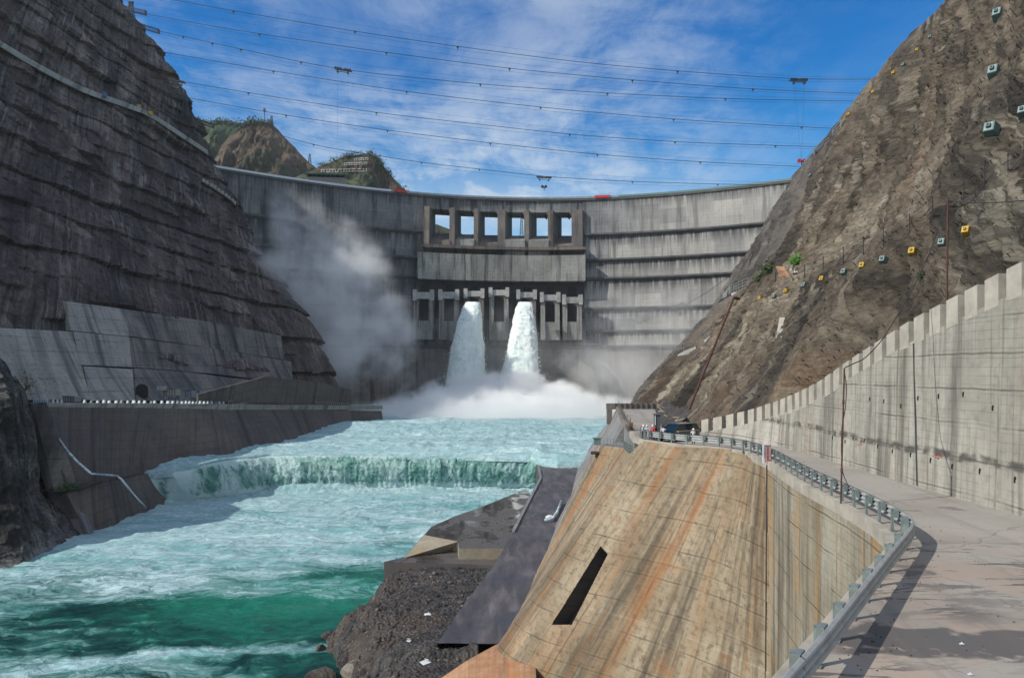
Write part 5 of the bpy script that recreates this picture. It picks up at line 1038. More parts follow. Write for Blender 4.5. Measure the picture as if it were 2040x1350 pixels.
m_.build('rebar', M['dam_dark'], e_, True); m_ = MB(); m_.box((14.2, 87, -6.5), (.45, .5, .8)); m_.build('orange_bundle', M['rust'], e_, True)
e_ = empty('debris_berm', (20, 100, -7), 'dark broken berm with timber scraps along the far road foot', 'berm')
V = loft(resample([Vector(v) for v in [(19.2, 88, -7.1), (20.8, 104, -7.1), (23.7, 120, -7.1), (26.5, 136, -7.1)]], 60), resample([Vector(v) for v in [(21.5, 86, -4.6), (23, 104, -4.8), (26, 120, -5.2), (29, 136, -5.4)]], 60), 12); V += fbm(V, (.8,) * 3, 4, seed=3)[..., None] * .9
gridmesh('rubble', V, M['debris'], parent=e_); m_ = MB(); rr = random.Random(9)
for k in range(18):
    m_ = MB(); t_ = rr.random(); c = Vector((19.6 + 7.4 * t_, 87 + 48 * t_, -6.4 + rr.random())); m_.bar(c, c + Vector((rr.uniform(-1.2, 1.2), rr.uniform(-1.5, 1.5), rr.uniform(.1, .6))), .06); m_.build('timber_scrap', M['tan'], e_, True)
# stair railing on the landing
def railing(name, pts, h, label, mat, n_mid=1, r=.035, sp=1.0, cat='railing', group=None):
    e_ = empty(name, pts[0], label, cat, group); L = sum((Vector(b_) - Vector(a)).length for a, b_ in zip(pts[:-1], pts[1:])); q = resample([Vector(p) for p in pts], max(2, int(L / sp) + 1))
    for p in q: m_ = MB(); m_.bar(p, Vector(p) + Vector((0, 0, h)), r * 1.2); m_.build('post', M[mat], e_, True)
    for k in range(n_mid + 1): m_ = MB(); m_.path([Vector(p) + Vector((0, 0, h * (k + 1) / (n_mid + 1))) for p in q], r); m_.build('rail', M[mat], e_, True)
    return e_
railing('stair_railing', [(11.2, 95, -9.6), (13.6, 89, -9.3), (12.8, 79, -8.95)], 1.0, 'thin dark railing around the small landing', 'galvd', 2, sp=.8)
m_ = MB(); m_.box((11.2, 95.9, -9.2), (.8, .8, .8)); m_.box((11.2, 95.9, -8.75), (1.1, 1.0, .12)); tagp(m_.build('blue_skip', M['teal']), 'small blue green box perched at the landing corner', 'box')
m_ = MB(); m_.box((10.7, 94.6, -10.5), (.9, .6, .3)); m_.bar((10.2, 94.2, -10.5), (11.2, 94.2, -10.5), .2, 8); tagp(m_.build('rusty_drum', M['railR']), 'rusty red drum hanging below the landing corner', 'drum')
# control kiosk
e_ = empty('kiosk', PZ(1309, 868, -7), 'small grey box kiosk with flat cap beside the people', 'kiosk'); kp_ = PZ(1309, 866, -7)
m_ = MB(); m_.box(kp_ + Vector((0, 0, 1.3)), (.6, .7, 1.9)); m_.build('body', M['walk'], e_, True); m_ = MB(); m_.box(kp_ + Vector((0, 0, 2.28)), (.8, .9, .1)); m_.build('cap', M['walk'], e_, True); m_ = MB(); m_.box(kp_ + Vector((-.27, -.38, 1.3)), (.07, .06, 1.85)); m_.build('edge_strip', M['white'], e_, True)
# ---- retaining wall with merlons
wp = [(25.0, 12, 7.2), (25.0, 20, 6.2), (24.9, 30, 5.0), (24.95, 36.5, 3.83), (25, 45.3, 1.94), (25.1, 53.3, -.25), (25.3, 60.2, -2.25), (25.5, 66, -3.45), (25.4, 71, -4.4), (24.7, 75.6, -5.35), (23.2, 79.2, -6.15), (21.0, 81.6, -6.85)]
A = smth(resample([Vector(v) for v in wp], 300), 8); B = A.copy(); B[:, 2] = RZ - .4; B[:, 0] -= .25 * np.clip((A[:, 2] + 7) / 8, 0, 1)
V = loft(A, B, 80); cl_ = np.clip((V[..., 1] - 60) / 14, 0, 1) * np.linspace(0, 1, 80)[:, None]; V[..., 0] -= 1.0 * cl_; V[..., 1] -= 2.2 * cl_
UVw = uvm(V); UVw[..., 1] = V[..., 2]; bump_ = fbm(V, (.15, .15, .35), 4, seed=6) * .12; V[..., 0] -= bump_
rw = gridmesh('retaining_wall', V, M['wall'], uv=UVw); tagp(rw, 'long grey concrete retaining wall with a stepped crenellated top', 'wall'); bvW = bvh_of(V)
m_ = MB(); m_.sweep([Vector(a) for a in A[::3]], [(0.02, -.3), (.75, -.3), (.75, .02), (.02, .02)], closed=True); m_.build('coping', M['merlon_side'], rw, True)
sA = np.r_[0, np.cumsum(np.linalg.norm(np.diff(A, axis=0), axis=1))]; L = sA[-1]
def wpt(s_): return Vector([float(np.interp(s_, sA, A[:, k])) for k in range(3)])
s0 = float(np.interp(35.6, A[:, 1], sA)); s_ = s0 - 1.75 * 3; mer = 0
while s_ < L - .8:
    pr_ = [wpt(s_), wpt(s_ + 1.12)]; tdir = (pr_[1] - pr_[0]); tdir.z = 0; tdir.normalize(); nrm = Vector((tdir.y, -tdir.x, 0)); h_ = 1.38 * (1.0 if s_ < s0 + 30 else 1.0)
    lo = [pr_[0] + nrm * -.02, pr_[1] + nrm * -.02, pr_[1] + nrm * .62, pr_[0] + nrm * .62]; lo = [Vector((v.x, v.y, v.z - .25)) for v in lo]
    zt0, zt1 = pr_[0].z + h_, pr_[1].z + h_; hi = [Vector((lo[0].x, lo[0].y, zt0)), Vector((lo[1].x, lo[1].y, zt1)), Vector((lo[2].x, lo[2].y, zt1)), Vector((lo[3].x, lo[3].y, zt0))]
    m_ = MB(); m_.hexa(lo, hi); m_.build('merlon', M['merlon'], rw, True)
    a, b_ = wpt(s_ + 1.12) + nrm * .5, wpt(s_ + 1.78) + nrm * .5; m_ = MB()
    for hh in (.55, 1.05): m_.bar(a + Vector((0, 0, hh)), b_ + Vector((0, 0, hh)), .035)
    mid = (a + b_) / 2; m_.bar(mid, mid + Vector((0, 0, 1.1)), .035); m_.build('gap_railing', M['galv'], rw, True); s_ += 1.75; mer += 1
# joint strip, drain holes with stains, red marks on the wall
def on_wall(px, py, back=0.06): return hit(bvW, px, py, back)
def wallstrip(pa, pb, w, mat, name):
    a, b_ = on_wall(*pa), on_wall(*pb)
    if a and b_: m_ = MB(); m_.bar(a, b_, w); m_.build(name, M[mat], rw, True)
wallstrip((1820, 684), (1827, 966), .06, 'recess', 'joint_strip')
for px, py in [(1700, 871), (1722, 875), (1749, 886), (1778, 896), (1814, 903), (1854, 914), (1897, 926), (1952, 935), (2022, 952), (1733, 792), (1761, 796), (1795, 806), (1829, 790), (1870, 786), (1919, 782), (1978, 809), (1659, 869), (1684, 877)]:
    a = on_wall(px, py, .02)
    if a: m_ = MB(); m_.bar(a, a + Vector((0.25, 0, 0)), .09 if py > 900 else .07, 8); m_.bar(a + Vector((-.01, 0, 0)), a + Vector((-.01, 0, -.22)), .05); m_.build('drain_hole', M['black'], rw, True)
for px, py, w in [(1712, 886, 5), (1868, 909, 7), (1557, 863, 3), (1617, 855, 3), (1460, 868, 2)]:
    a = on_wall(px, py, .02)
    if a:
        m_ = MB(); rr = random.Random(px)
        for k in range(int(w * 1.6)): q = a + Vector((0, rr.uniform(-.5, .5), rr.uniform(-.14, .14))); m_.box(q, (.01, rr.uniform(.08, .22), .04), Matrix.Rotation(rr.uniform(-1, 1), 3, 'X'))
        m_.build('red_mark', M['redsign'], rw, True)
# ---- guardrail
gp = [(0.6, 9.2), (2.6, 11.6), (4.7, 13.9), (6.95, 16.9), (8.75, 19.4), (10.4, 21.7), (12.7, 24.9), (14.9, 27.9), (15.9, 29.4), (16.35, 30.6), (16.75, 32.2), (17.1, 34.4), (17.45, 37.2), (17.75, 40), (18.15, 44), (18.7, 48), (19.35, 52.0), (19.95, 56), (20.2, 60), (20.1, 63.1), (19.1, 66.2), (17.5, 68.3), (15.8, 69.7), (14.5, 72.0), (13.6, 73.9), (13.6, 76), (13.9, 79)]
gc = smth(resample([Vector((x, y, RZ)) for x, y in gp], 400), 5); sg = np.r_[0, np.cumsum(np.linalg.norm(np.diff(gc, axis=0), axis=1))]
gr = empty('guardrail', gc[150], 'curving galvanised steel guardrail on posts along the road edge', 'guardrail')
def gpt(s_): return Vector([float(np.interp(s_, sg, gc[:, k])) for k in range(3)])
thr = [(a * 1.15, b_ * 1.12) for a, b_ in [(0.0, .02), (.07, .06), (.085, .10), (.07, .14), (0.0, .185), (0.0, .205), (.07, .245), (.085, .285), (.07, .325), (0, .37), (0, .39), (.07, .43), (.085, .47), (.07, .51), (0, .55)]]
prof = [(.27 + a, .40 + b_) for a, b_ in thr] + [(.255 + a, .40 + b_) for a, b_ in reversed(thr)]
seg = 4.0; s_ = 0
while s_ < sg[-1] - .1:
    e2 = min(s_ + seg + .08, sg[-1]); q = [gpt(v) for v in np.linspace(s_, e2, 9)]; m_ = MB(); m_.sweep(q, prof); m_.build('rail_beam', M['rail'], gr, True, sm=False); s_ += seg
ps = 0.35; np_ = 0
m_c = MB(); m_c.path([gpt(v) + Vector((.05, 0, 1.08)) for v in np.linspace(34, sg[-1], 70)], .018); m_c.build('top_cable', M['cable'], gr, True)
while ps < sg[-1]:
    c = gpt(ps); tdir = (gpt(min(ps + .2, sg[-1])) - gpt(max(ps - .2, 0))).normalized(); ang = math.atan2(tdir.y, tdir.x); MR = Matrix.Rotation(ang, 3, 'Z'); side = Vector((tdir.y, -tdir.x, 0))
    m_ = MB(); m_.box(c + Vector((0, 0, .45)), (.15, .10, 1.0), MR); m_.box(c + Vector((0, 0, .98)), (.16, .12, .02), MR); m_.box(c + Vector((0, 0, .03)), (.26, .26, .03), MR)
    pst = m_.build('post', M['galvd'], gr, True)
    m_ = MB(); m_.box(c + side * .12 + Vector((0, 0, .82)), (.40, .18, .36), MR)
    for bx1 in (-.1, .1): m_.box(c - side * -.02 + MR @ Vector((bx1, 0, 0)) + Vector((0, 0, .82)), (.03, .05, .03), MR)
    m_.build('spacer_block', M['galvd'], gr, True)
    sp_ = 2.0 if ps < 24 else 1.75
    ps += sp_; np_ += 1
# warning sign board at the bend of the rail: six characters painted in red
e_ = empty('sign_board', PZ(1526, 920, -7), 'narrow pink sign board with a column of red characters', 'sign')
c = PZ(1529, 921.5, -7); d0 = (Vector((1, -.25, 0))).normalized(); m_ = MB(); m_.box(c + Vector((-.32, 0, .68)), (.10, .10, 1.42)); m_.box(c + Vector((-.05, 0, 1.40)), (.5, .12, .06)); m_.build('frame', M['white'], e_, True)
m_ = MB(); m_.box(c + Vector((0.04, 0.02, .70)), (.44, .05, 1.36)); m_.build('board', M['pinksign'], e_, True)
strokes = [[(0, .9, 1, .9), (.5, 1, .5, 0), (0, .5, 1, .5), (.1, 0, .9, 0)], [(0, .8, 1, .8), (.3, 1, .3, 0), (.7, 1, .7, 0), (0, .3, 1, .3)], [(.1, 1, .9, 1), (.1, .5, .9, .5), (.1, 0, .9, 0), (.5, 1, .5, 0)], [(0, .7, 1, .7), (.5, 1, 0, 0), (.5, .7, 1, 0)], [(.1, .1, .1, .9), (.9, .1, .9, .9), (.1, .9, .9, .9), (.1, .1, .9, .1), (.1, .5, .9, .5)], [(0, 1, 1, 1), (.5, 1, .5, 0), (.2, .6, .8, .6), (0, 0, 1, 0)]]
m_ = MB()
for i, st_ in enumerate(strokes):
    o_ = c + Vector((-.06, -.012, 1.10 - i * .175))
    for x0_, y0_, x1_, y1_ in st_: m_.bar(o_ + Vector((x0_ * .15, 0, y0_ * .12)), o_ + Vector((x1_ * .15, 0, y1_ * .12)), .014)
m_.build('lettering', M['redsign'], e_, True)
m_ = MB(); m_.box(c + Vector((.09, -.02, .17)), (.22, .03, .10)); m_.build('red_plate', M['redsign'], e_, True)
# small litter on the road
for px, py, lb in [(1916, 1284, 'crumpled white scrap lying on the near road'), (1933, 1345, 'tiny white scrap at the bottom edge of the road')]:
    m_ = MB(); c = PZ(px, py, -7); m_.box((0, 0, .03), (.10, .06, .02)); m_.box((.03, .02, .04), (.05, .05, .02), Matrix.Rotation(.6, 3, 'Y')); o = m_.build('litter', M['white']); o.location = c; tagp(o, lb, 'litter', 'scraps on the road')
bm = bmesh.new(); rr = random.Random(11)
for k in range(240):
    y_ = rr.uniform(14, 34) if k < 170 else rr.uniform(34, 60); ex_ = float(np.interp(y_, gc[:, 1][:300], gc[:, 0][:300])); x_ = ex_ + (abs(rr.gauss(0, 1.2)) + .3 if k % 3 else rr.uniform(.5, 12)); 
    if x_ > 24: continue
    t = bmesh.ops.create_icosphere(bm, subdivisions=1, radius=rr.uniform(.008, .026))
    for v in t['verts']: v.co = Vector((v.co.x, v.co.y * rr.uniform(.8, 1.2), v.co.z * .7)) + Vector((x_, y_, RZ + .02))
me = bpy.data.meshes.new('road_grit'); bm.to_mesh(me); bm.free(); tagp(link('road_grit', me, M['debris']), 'dark grit scattered along the road edge', 'grit', kind='stuff')
# ------------------------------------------------------------------ right cliff fittings
def rhit(px, py, back=0.0): return hit(bvR, px, py, back)
NB = Vector((-.74, -.55, .38)).normalized()
anch = [(1515, 595, 'yellow', 8), (1543, 591, 'teal', 8.5), (1567, 581, 'yellow', 9), (1603, 569, 'teal', 10.5), (1639, 557, 'yellow', 11), (1683, 543, 'teal', 12.5), (1720, 531, 'yellow', 13), (1761, 519, 'teal', 14.5), (1820, 503, 'yellow', 16), (1879, 486, 'teal', 17), (1927, 462, 'yellow', 17.5),
        (1854, 75, 'teal', 7), (1828, 101, 'yellow', 7), (1800, 131, 'teal', 7.5), (1781, 147, 'yellow', 8), (1740, 185, 'yellow', 7), (1711, 205, 'teal', 7), (1692, 229, 'yellow', 7), (1990, 32, 'teal', 21), (1983, 147, 'teal', 24), (1977, 262, 'teal', 27), (2040, 225, 'teal', 20), (1615, 350, 'teal', 6)]
albl = ['farthest yellow anchor box at the left end of the row', 'pale teal anchor box next to the farthest yellow one', 'second yellow anchor box of the row from the left', 'second teal anchor box of the row from the left', 'third yellow anchor box of the row from the left', 'third teal anchor box of the row from the left', 'fourth yellow anchor box of the row from the left', 'fourth teal anchor box of the row from the left', 'fifth yellow anchor box of the row from the left', 'teal anchor box just left of the tall rusty pole', 'yellow anchor box just right of the tall rusty pole',
        'topmost small teal anchor box near the ridge', 'topmost small yellow anchor box near the ridge', 'second small teal anchor box down the ridge', 'second small yellow anchor box down the ridge', 'third small yellow anchor box down the ridge', 'small teal anchor box on the ridge above the lowest yellow', 'lowest small yellow anchor box on the ridge', 'big teal anchor box in the upper right corner', 'big teal anchor box, middle of three at the right', 'lowest and largest of three big teal anchor boxes', 'teal anchor box cut by the right edge of the photo', 'tiny teal anchor box on the dark far slope']
Q = NB.to_track_quat('Z', 'Y').to_matrix()
for (px, py, mt, s_), lb in zip(anch, albl):
    h = rhit(px, py)
    if h is None: continue
    d = h.y; w = s_ / F * d * .92; e_ = empty('anchor_box', h, lb, 'anchor box', 'anchor boxes on the right cliff'); m_ = MB(); m_.box(Q @ Vector((0, 0, w * .1)), (w * 1.05, w * 1.15, w * 1.3), Q, .72); m_.build('housing', M[mt], e_)
    m_ = MB(); m_.box(Q @ Vector((0, 0, w * .76)), (w * .62, w * .72, w * .05), Q); m_.build('face_plate', M['yellow' if mt == 'yellow' else 'pale'], e_); m_ = MB(); m_.box(Q @ Vector((0, 0, w * .9)), (w * .3, w * .32, w * .26), Q); m_.build('anchor_head', M[mt], e_); m_ = MB(); m_.bar(Q @ Vector((0, 0, w * 1.0)), Q @ Vector((0, 0, w * 1.05)), w * .09, 8); m_.build('hole', M['black'], e_)
# short rebar stubs
m_ = MB(); rr = random.Random(21); cnt = 0
for k in range(2600):
    px, py = rr.uniform(1330, 2038), rr.uniform(5, 860); 
    h = rhit(px, py)
    if h is None or h.y > 190 or h.y < 36: continue
    L_ = rr.uniform(.25, .5) * (1 if h.y < 90 else 1.5); r_ = .028 * (1 if h.y < 70 else 1.7); a = h + NB * L_ + Vector((rr.uniform(-.1, .1), rr.uniform(-.1, .1), rr.uniform(-.15, .1))); m_.bar(h, a, r_); m_.bar(a, a + Vector((-.12, -.06, rr.uniform(-.2, .12))), r_); cnt += 1
    if cnt > 520: break
tagp(m_.build('rebar_stubs', M['cable']), 'short dark rebar stubs dotted over the right cliff', 'rebar', kind='stuff')
# rockfall fences up the cliff
def fence(name, pxs, h_, label, sag=.25, r=.03, mat='cable', wires=(.98, .5, .1)):
    pts = [rhit(x, y, .3) for x, y in pxs]; pts = [p for p in pts if p is not None]; e_ = empty(name, pts[0], label, 'fence', 'wire fences on the right cliff')
    for p in pts:
        k = max(1, p.y / 70); q = MB(); q.bar(p - Vector((0, 0, .4)), p + Vector((0, 0, h_)), r * k * 1.3); q.build('post', M[mat], e_, True)
    for wz in wires:
        q = MB()
        for a, b_ in zip(pts[:-1], pts[1:]):
            seg_ = [a.lerp(b_, t_) + Vector((0, 0, h_ * wz - sag * 4 * t_ * (1 - t_))) for t_ in np.linspace(0, 1, 7)]; q.path(seg_, r * .6 * max(1, a.y / 80))
        q.build('wire', M[mat], e_, True)
    return e_
fence('wire_fence', [(1545, 560), (1580, 556), (1603, 552), (1640, 538), (1680, 523), (1720, 506), (1760, 490), (1812, 466), (1858, 432), (1920, 398), (1962, 362), (2008, 342), (2040, 325)], 2.2, 'long wire fence climbing the right cliff above the anchor boxes')
fence('ridge_fence', [(1604, 328), (1622, 308), (1640, 290), (1660, 270), (1675, 255)], 3.0, 'small wire fence on the ridge by the dam end', r=.05, mat='galv')
# rail fence and pale wall on the far bench
def cpl(pxs, back=.6): return [p for p in (rhit(x, y, back) for x, y in pxs) if p is not None]
def bench(pxs, hpx, label, mat='dam_light', back=2.5, drop=1.0):
    t_ = cpl([(x, y) for x, y in pxs], back); b_ = [P(x, y + hh, p.y) for (x, y), hh, p in zip(pxs, hpx, t_)]
    if len(t_) < 2: return None
    dm = [p.y for p in t_]; 
    o = slab('bench_wall', t_, b_, M[mat], 2.5, label, 'wall', 'pale walls on the right cliff', n=30, nr=10, amp=.05); return t_
t_ = bench([(1431, 603), (1440, 594), (1455, 585), (1475, 577), (1490, 571)], [38, 45, 45, 35, 22], 'curved pale wall under the railing on the right cliff')
if t_: railing('bench_railing', t_, 3.0, 'triple pipe railing on top of the curved pale wall', 'galv', 2, r=.09, sp=3.5)
t_ = bench([(1350, 706), (1365, 698), (1385, 690), (1405, 676), (1414, 668)], [8, 16, 12, 8, 3], 'lower pale sloping wall on the right cliff near the mist')
if t_: railing('bench_railing', [t_[0] + Vector((-4, 3, 0))] + t_, 2.4, 'thin railing above the lower pale wall', 'galvd', 1, r=.08, sp=3.5)
slabp = [rhit(x, y, 1.0) for x, y in [(1553, 632), (1564, 632), (1557, 672), (1545, 676)]]
if all(slabp): m_ = MB(); m_.prism(slabp, NB * -1.0); tagp(m_.build('concrete_plate', M['merlon']), 'lone pale concrete plate on the brown cliff', 'plate')
# small terrace with orange face and grass
t2 = [rhit(x, y, 1.5) for x, y in [(1545, 530), (1562, 531), (1575, 551), (1555, 556)]]
if all(t2): m_ = MB(); m_.prism(t2, NB * -1.5); tagp(m_.build('orange_block', M['orangeg']), 'small orange brown concrete face beside the grass patch', 'block')
t2 = [rhit(x, y, 1.5) for x, y in [(1567, 529), (1600, 529), (1609, 538), (1578, 544)]]
if all(t2): m_ = MB(); m_.prism(t2, NB * -1.5); tagp(m_.build('pale_landing', M['dam_light']), 'small pale landing in the cliff gully below the grass', 'landing')
for px, py, r_, n_, mt, lb in [(1588, 525, 1.7, 600, 'leafb', 'bright green grass patch in the cliff gully'), (1530, 543, 2.4, 320, 'leaf', 'dark green bush left of the orange block'), (1513, 560, 1.9, 260, 'leaf', 'dark bush between the railing and the orange block'), (1888, 80, .9, 260, 'leaf', 'small green tuft high on the right cliff'), (1835, 552, .6, 200, 'leaf', 'small green tuft below the anchor box row'), (1464, 607, .9, 120, 'leafb', 'green tuft on the curved pale wall'), (1598, 700, .6, 60, 'leaf', 'tiny tuft on the brown cliff')]:
    h = rhit(px, py, .3)
    if h: shrub('grass_patch' if mt == 'leafb' else 'bush', h, r_, n_, lb, 'plant', mt, .9)
# leaning rusty pipe, poles, wires
def pole(a, b_, r_, label, name='rusty_pole', cat='pole'):
    e_ = empty(name, a, label, cat); m_ = MB(); m_.bar(a, b_, r_, 8); m_.build('shaft', M['railR'], e_, True); m_ = MB(); dv = (b_ - a).normalized()
    for t_ in (.25, .5, .75): m_ = MB(); c = Vector(a).lerp(b_, t_); m_.bar(c - dv * .12, c + dv * .12, r_ * 1.35, 8); m_.build('coupler', M['railR'], e_, True)
    return e_
ha = rhit(1462, 594, 6) or P(1462, 594, 200)
pole(P(1358, 852, 88), P(1462, 593, 112), .16, 'long rusty pipe leaning against the right cliff', 'leaning_pipe', 'pipe')
m_ = MB(); m_.path([P(1462, 593, 112), P(1472, 595, 114)], .25, 6); m_.build('pipe_end', M['railR'], bpy.data.objects['leaning_pipe'], True)
pA = [P(1675, 1004, 38.0), P(1682, 733, 38.0)]; pole(pA[0], pA[1], .042, 'thin rusty pole standing at the guardrail')
pB = [P(1886, 650, 43.5), P(1888, 397, 43.5)]; pole(pB[0], pB[1], .06, 'tall rusty pole standing behind the crenellated wall')
def wire(pts, r_, label, cat='wire'):
    c = [Vector(p) for p in pts]; q = resample(c, len(c) * 6); q = smth(q, 3); m_ = MB(); m_.path([Vector(v) for v in q], r_, 5); tagp(m_.build('hanging_wire', M['cable']), label, cat, 'black wires on the right bank')
wire([P(1682, 733, 38), P(1700, 724, 39), P(1721, 716, 40), P(1754, 682, 41), P(1791, 624, 42), P(1825, 562, 43), P(1854, 500, 43.5), P(1887, 402, 43.5)], .03, 'black wire swooping between the two rusty poles')
wire([P(1888, 399, 43.5), P(1920, 403, 42), P(1980, 404, 40), P(2045, 399, 38), P(2120, 390, 36)], .03, 'black wire leaving the tall pole toward the right edge')
wire([P(1888, 410, 43.5), P(1905, 414, 44), P(1930, 405, 47), P(1950, 385, 52), P(1962, 362, 56)], .035, 'wire bundle from the tall pole up the cliff')
wire([P(1682, 736, 38.1), P(1687, 775, 38), P(1684, 815, 38), P(1677, 850, 38), P(1676, 900, 38), P(1678, 940, 38), P(1687, 962, 38), P(1700, 980, 37.2)], .022, 'black wire hanging down along the thin pole')
# ------------------------------------------------------------------ cableways
cabs = [('upper', 400, [(300, -8), (465, 22), (707, 63), (912, 93), (1150, 124), (1350, 142), (1590, 158.5), (1735, 158)], [465, 707, 912, 1350, 1735], 'highest aerial cable crossing the sky'),
        ('b', 420, [(262, 22), (340, 38), (517, 68), (770, 105), (1015, 137), (1260, 160), (1500, 178), (1720, 187)], [517, 770, 1015, 1260, 1500], 'second aerial cable from the top'),
        ('c', 440, [(312, 61), (365, 73), (423, 86), (480, 98), (600, 124), (690, 141), (957, 168), (1210, 186), (1445, 197), (1710, 202)], [365, 423, 480, 600, 957, 1210, 1445], 'third aerial cable from the top'),
        ('d', 455, [(312, 102), (545, 142), (810, 183), (1077, 214), (1342, 238), (1597, 253), (1680, 257)], [545, 810, 1077, 1342, 1597], 'fourth aerial cable from the top'),
        ('e', 470, [(366, 163), (495, 185), (750, 225), (1135, 268), (1345, 283), (1545, 290), (1645, 293)], [495, 750, 1135, 1345, 1545], 'fifth aerial cable from the top'),
        ('f', 485, [(368, 194), (570, 230), (772, 260), (977, 285), (1190, 308), (1395, 323), (1600, 332)], [570, 772, 977, 1190, 1395], 'sixth aerial cable from the top'),
        ('g', 560, [(560, 270), (625, 290), (840, 324), (1027, 345), (1083, 352), (1260, 362), (1430, 367), (1570, 369)], [625, 840, 955, 1260, 1430], 'lowest aerial cable just above the dam crest')]
for k_, d, pts, hg, lb in cabs:
    e_ = empty('aerial_cable', P(*pts[0], d), lb, 'cable', 'aerial cables spanning the gorge'); f = lambda x: np.interp(x, [p[0] for p in pts], [p[1] for p in pts])
    xs = np.linspace(pts[0][0], pts[-1][0], 60); ys = np.convolve(np.pad(f(xs), 3, 'reflect', reflect_type='odd'), np.ones(7) / 7, 'valid')
    m_ = MB(); m_.path([P(x, y, d) for x, y in zip(xs, ys)], .16 * d / 440, 5); m_.build('track_rope', M['cable'], e_, True)
    m_ = MB(); m_.path([P(x, y + (7 - 3 * abs(x - 900) / 900), d + 3) for x, y in zip(xs, ys)], .055 * d / 440, 4); m_.build('hoist_rope', M['cable'], e_, True)
    m_ = MB(); m_.path([P(x, y - 18 + (x - 300) * .010, d + 6) for x, y in zip(xs, ys)], .045 * d / 440, 4); m_.build('upper_rope', M['cable'], e_, True)
    for x in hg:
        c = P(x, float(np.interp(x, xs, ys)), d); m_ = MB(); m_.box(c + Vector((0, 0, -.3)), (1.3, .8, .7)); m_.bar(c, c + Vector((0, 0, -1.9)), .3, 6, .12); m_.build('rope_carrier', M['steel'], e_, True)
def carriage(px, py, d, w, label, slope=0.0, hook=None, ropes=None):
    e_ = empty('cable_carriage', P(px, py, d), label, 'cable carriage', 'carriages hanging on the aerial cables'); s_ = w / F * d; m_ = MB(); a = P(px - w / 2, py - slope * w / 2, d); b_ = P(px + w / 2, py + slope * w / 2, d); up = Vector((0, 0, 1))
    m_.bar(a, b_, .35); m_.bar(a + Vector((0, 2, 0)), b_ + Vector((0, 2, 0)), .35); a2 = a.lerp(b_, .2) - up * s_ * .16; b2 = a.lerp(b_, .8) - up * s_ * .16; m_.bar(a2, b2, .16); m_.bar(a, a2, .18); m_.bar(b_, b2, .18)
    for i in range(7): p = a.lerp(b_, i / 6); q = a2.lerp(b2, min(1, max(0, (i - .5) / 5))); m_.bar(p, q, .1); m_.bar(p, p + Vector((0, 2, 0)), .15)
    m_.build('frame', M['steel'], e_, True); 
    for t_ in (.08, .22, .36, .64, .78, .92):
        m_ = MB(); c = a.lerp(b_, t_) + up * .25; m_.bar(c + Vector((0, -.4, 0)), c + Vector((0, .4, 0)), .62, 10); m_.build('wheel', M['cable'], e_, True)
    for q in (a2, b2): m_ = MB(); m_.bar(q + Vector((0, -.5, -.3)), q + Vector((0, .5, -.3)), .7, 10); m_.build('sheave', M['steel'], e_, True)
    if hook:
        hx, hy, r_ = hook; c = P(hx, hy, d); 
        for q in (a2, b2): m_ = MB(); m_.bar(q, c, .04); m_.build('hoist_line', M['cable'], e_, True)
        g_ = empty('hook_block', c, 'red and white hook block by the right ridge' if hx > 1500 else ('black hook block below the lowest carriage' if hx > 900 else 'black hook block under the carriage by the left cliff'), 'hook', 'hook blocks below the cable carriages'); m_ = MB()
        for sx_ in (-1, 1): m_.bar(Vector((sx_ * 1.3, -.4, .5)), Vector((sx_ * 1.3, .4, .5)), 1.1, 10)
        m_.build('sheave', M['red' if hx > 1500 else 'cable'], g_); m_ = MB(); m_.bar((0, 0, .4), (0, 0, -1.6), .6, 6, .25); m_.bar((0, 0, -1.6), (.5, 0, -2.3), .22, 6); m_.build('hook', M['steel'], g_)
    if ropes:
        for rx, ry in ropes: m_ = MB(); m_.bar(a2 if rx < px else b2, P(rx, ry, d), .035); m_.build('hoist_line', M['cable'], e_, True)
carriage(683, 138, 440, 34, 'cable carriage alone in the left half of the sky', .16, ropes=[(672, 300), (696, 305)])
carriage(1592, 159, 400, 35, 'cable carriage near the right ridge', .02, hook=(1597, 322, 1))
carriage(1084, 353, 560, 30, 'cable carriage above the middle of the dam crest', .05, hook=(1084, 373, 1))
carriage(351, 161, 470, 34, 'cable carriage beside the left cliff', .2, hook=(350, 176, 1))
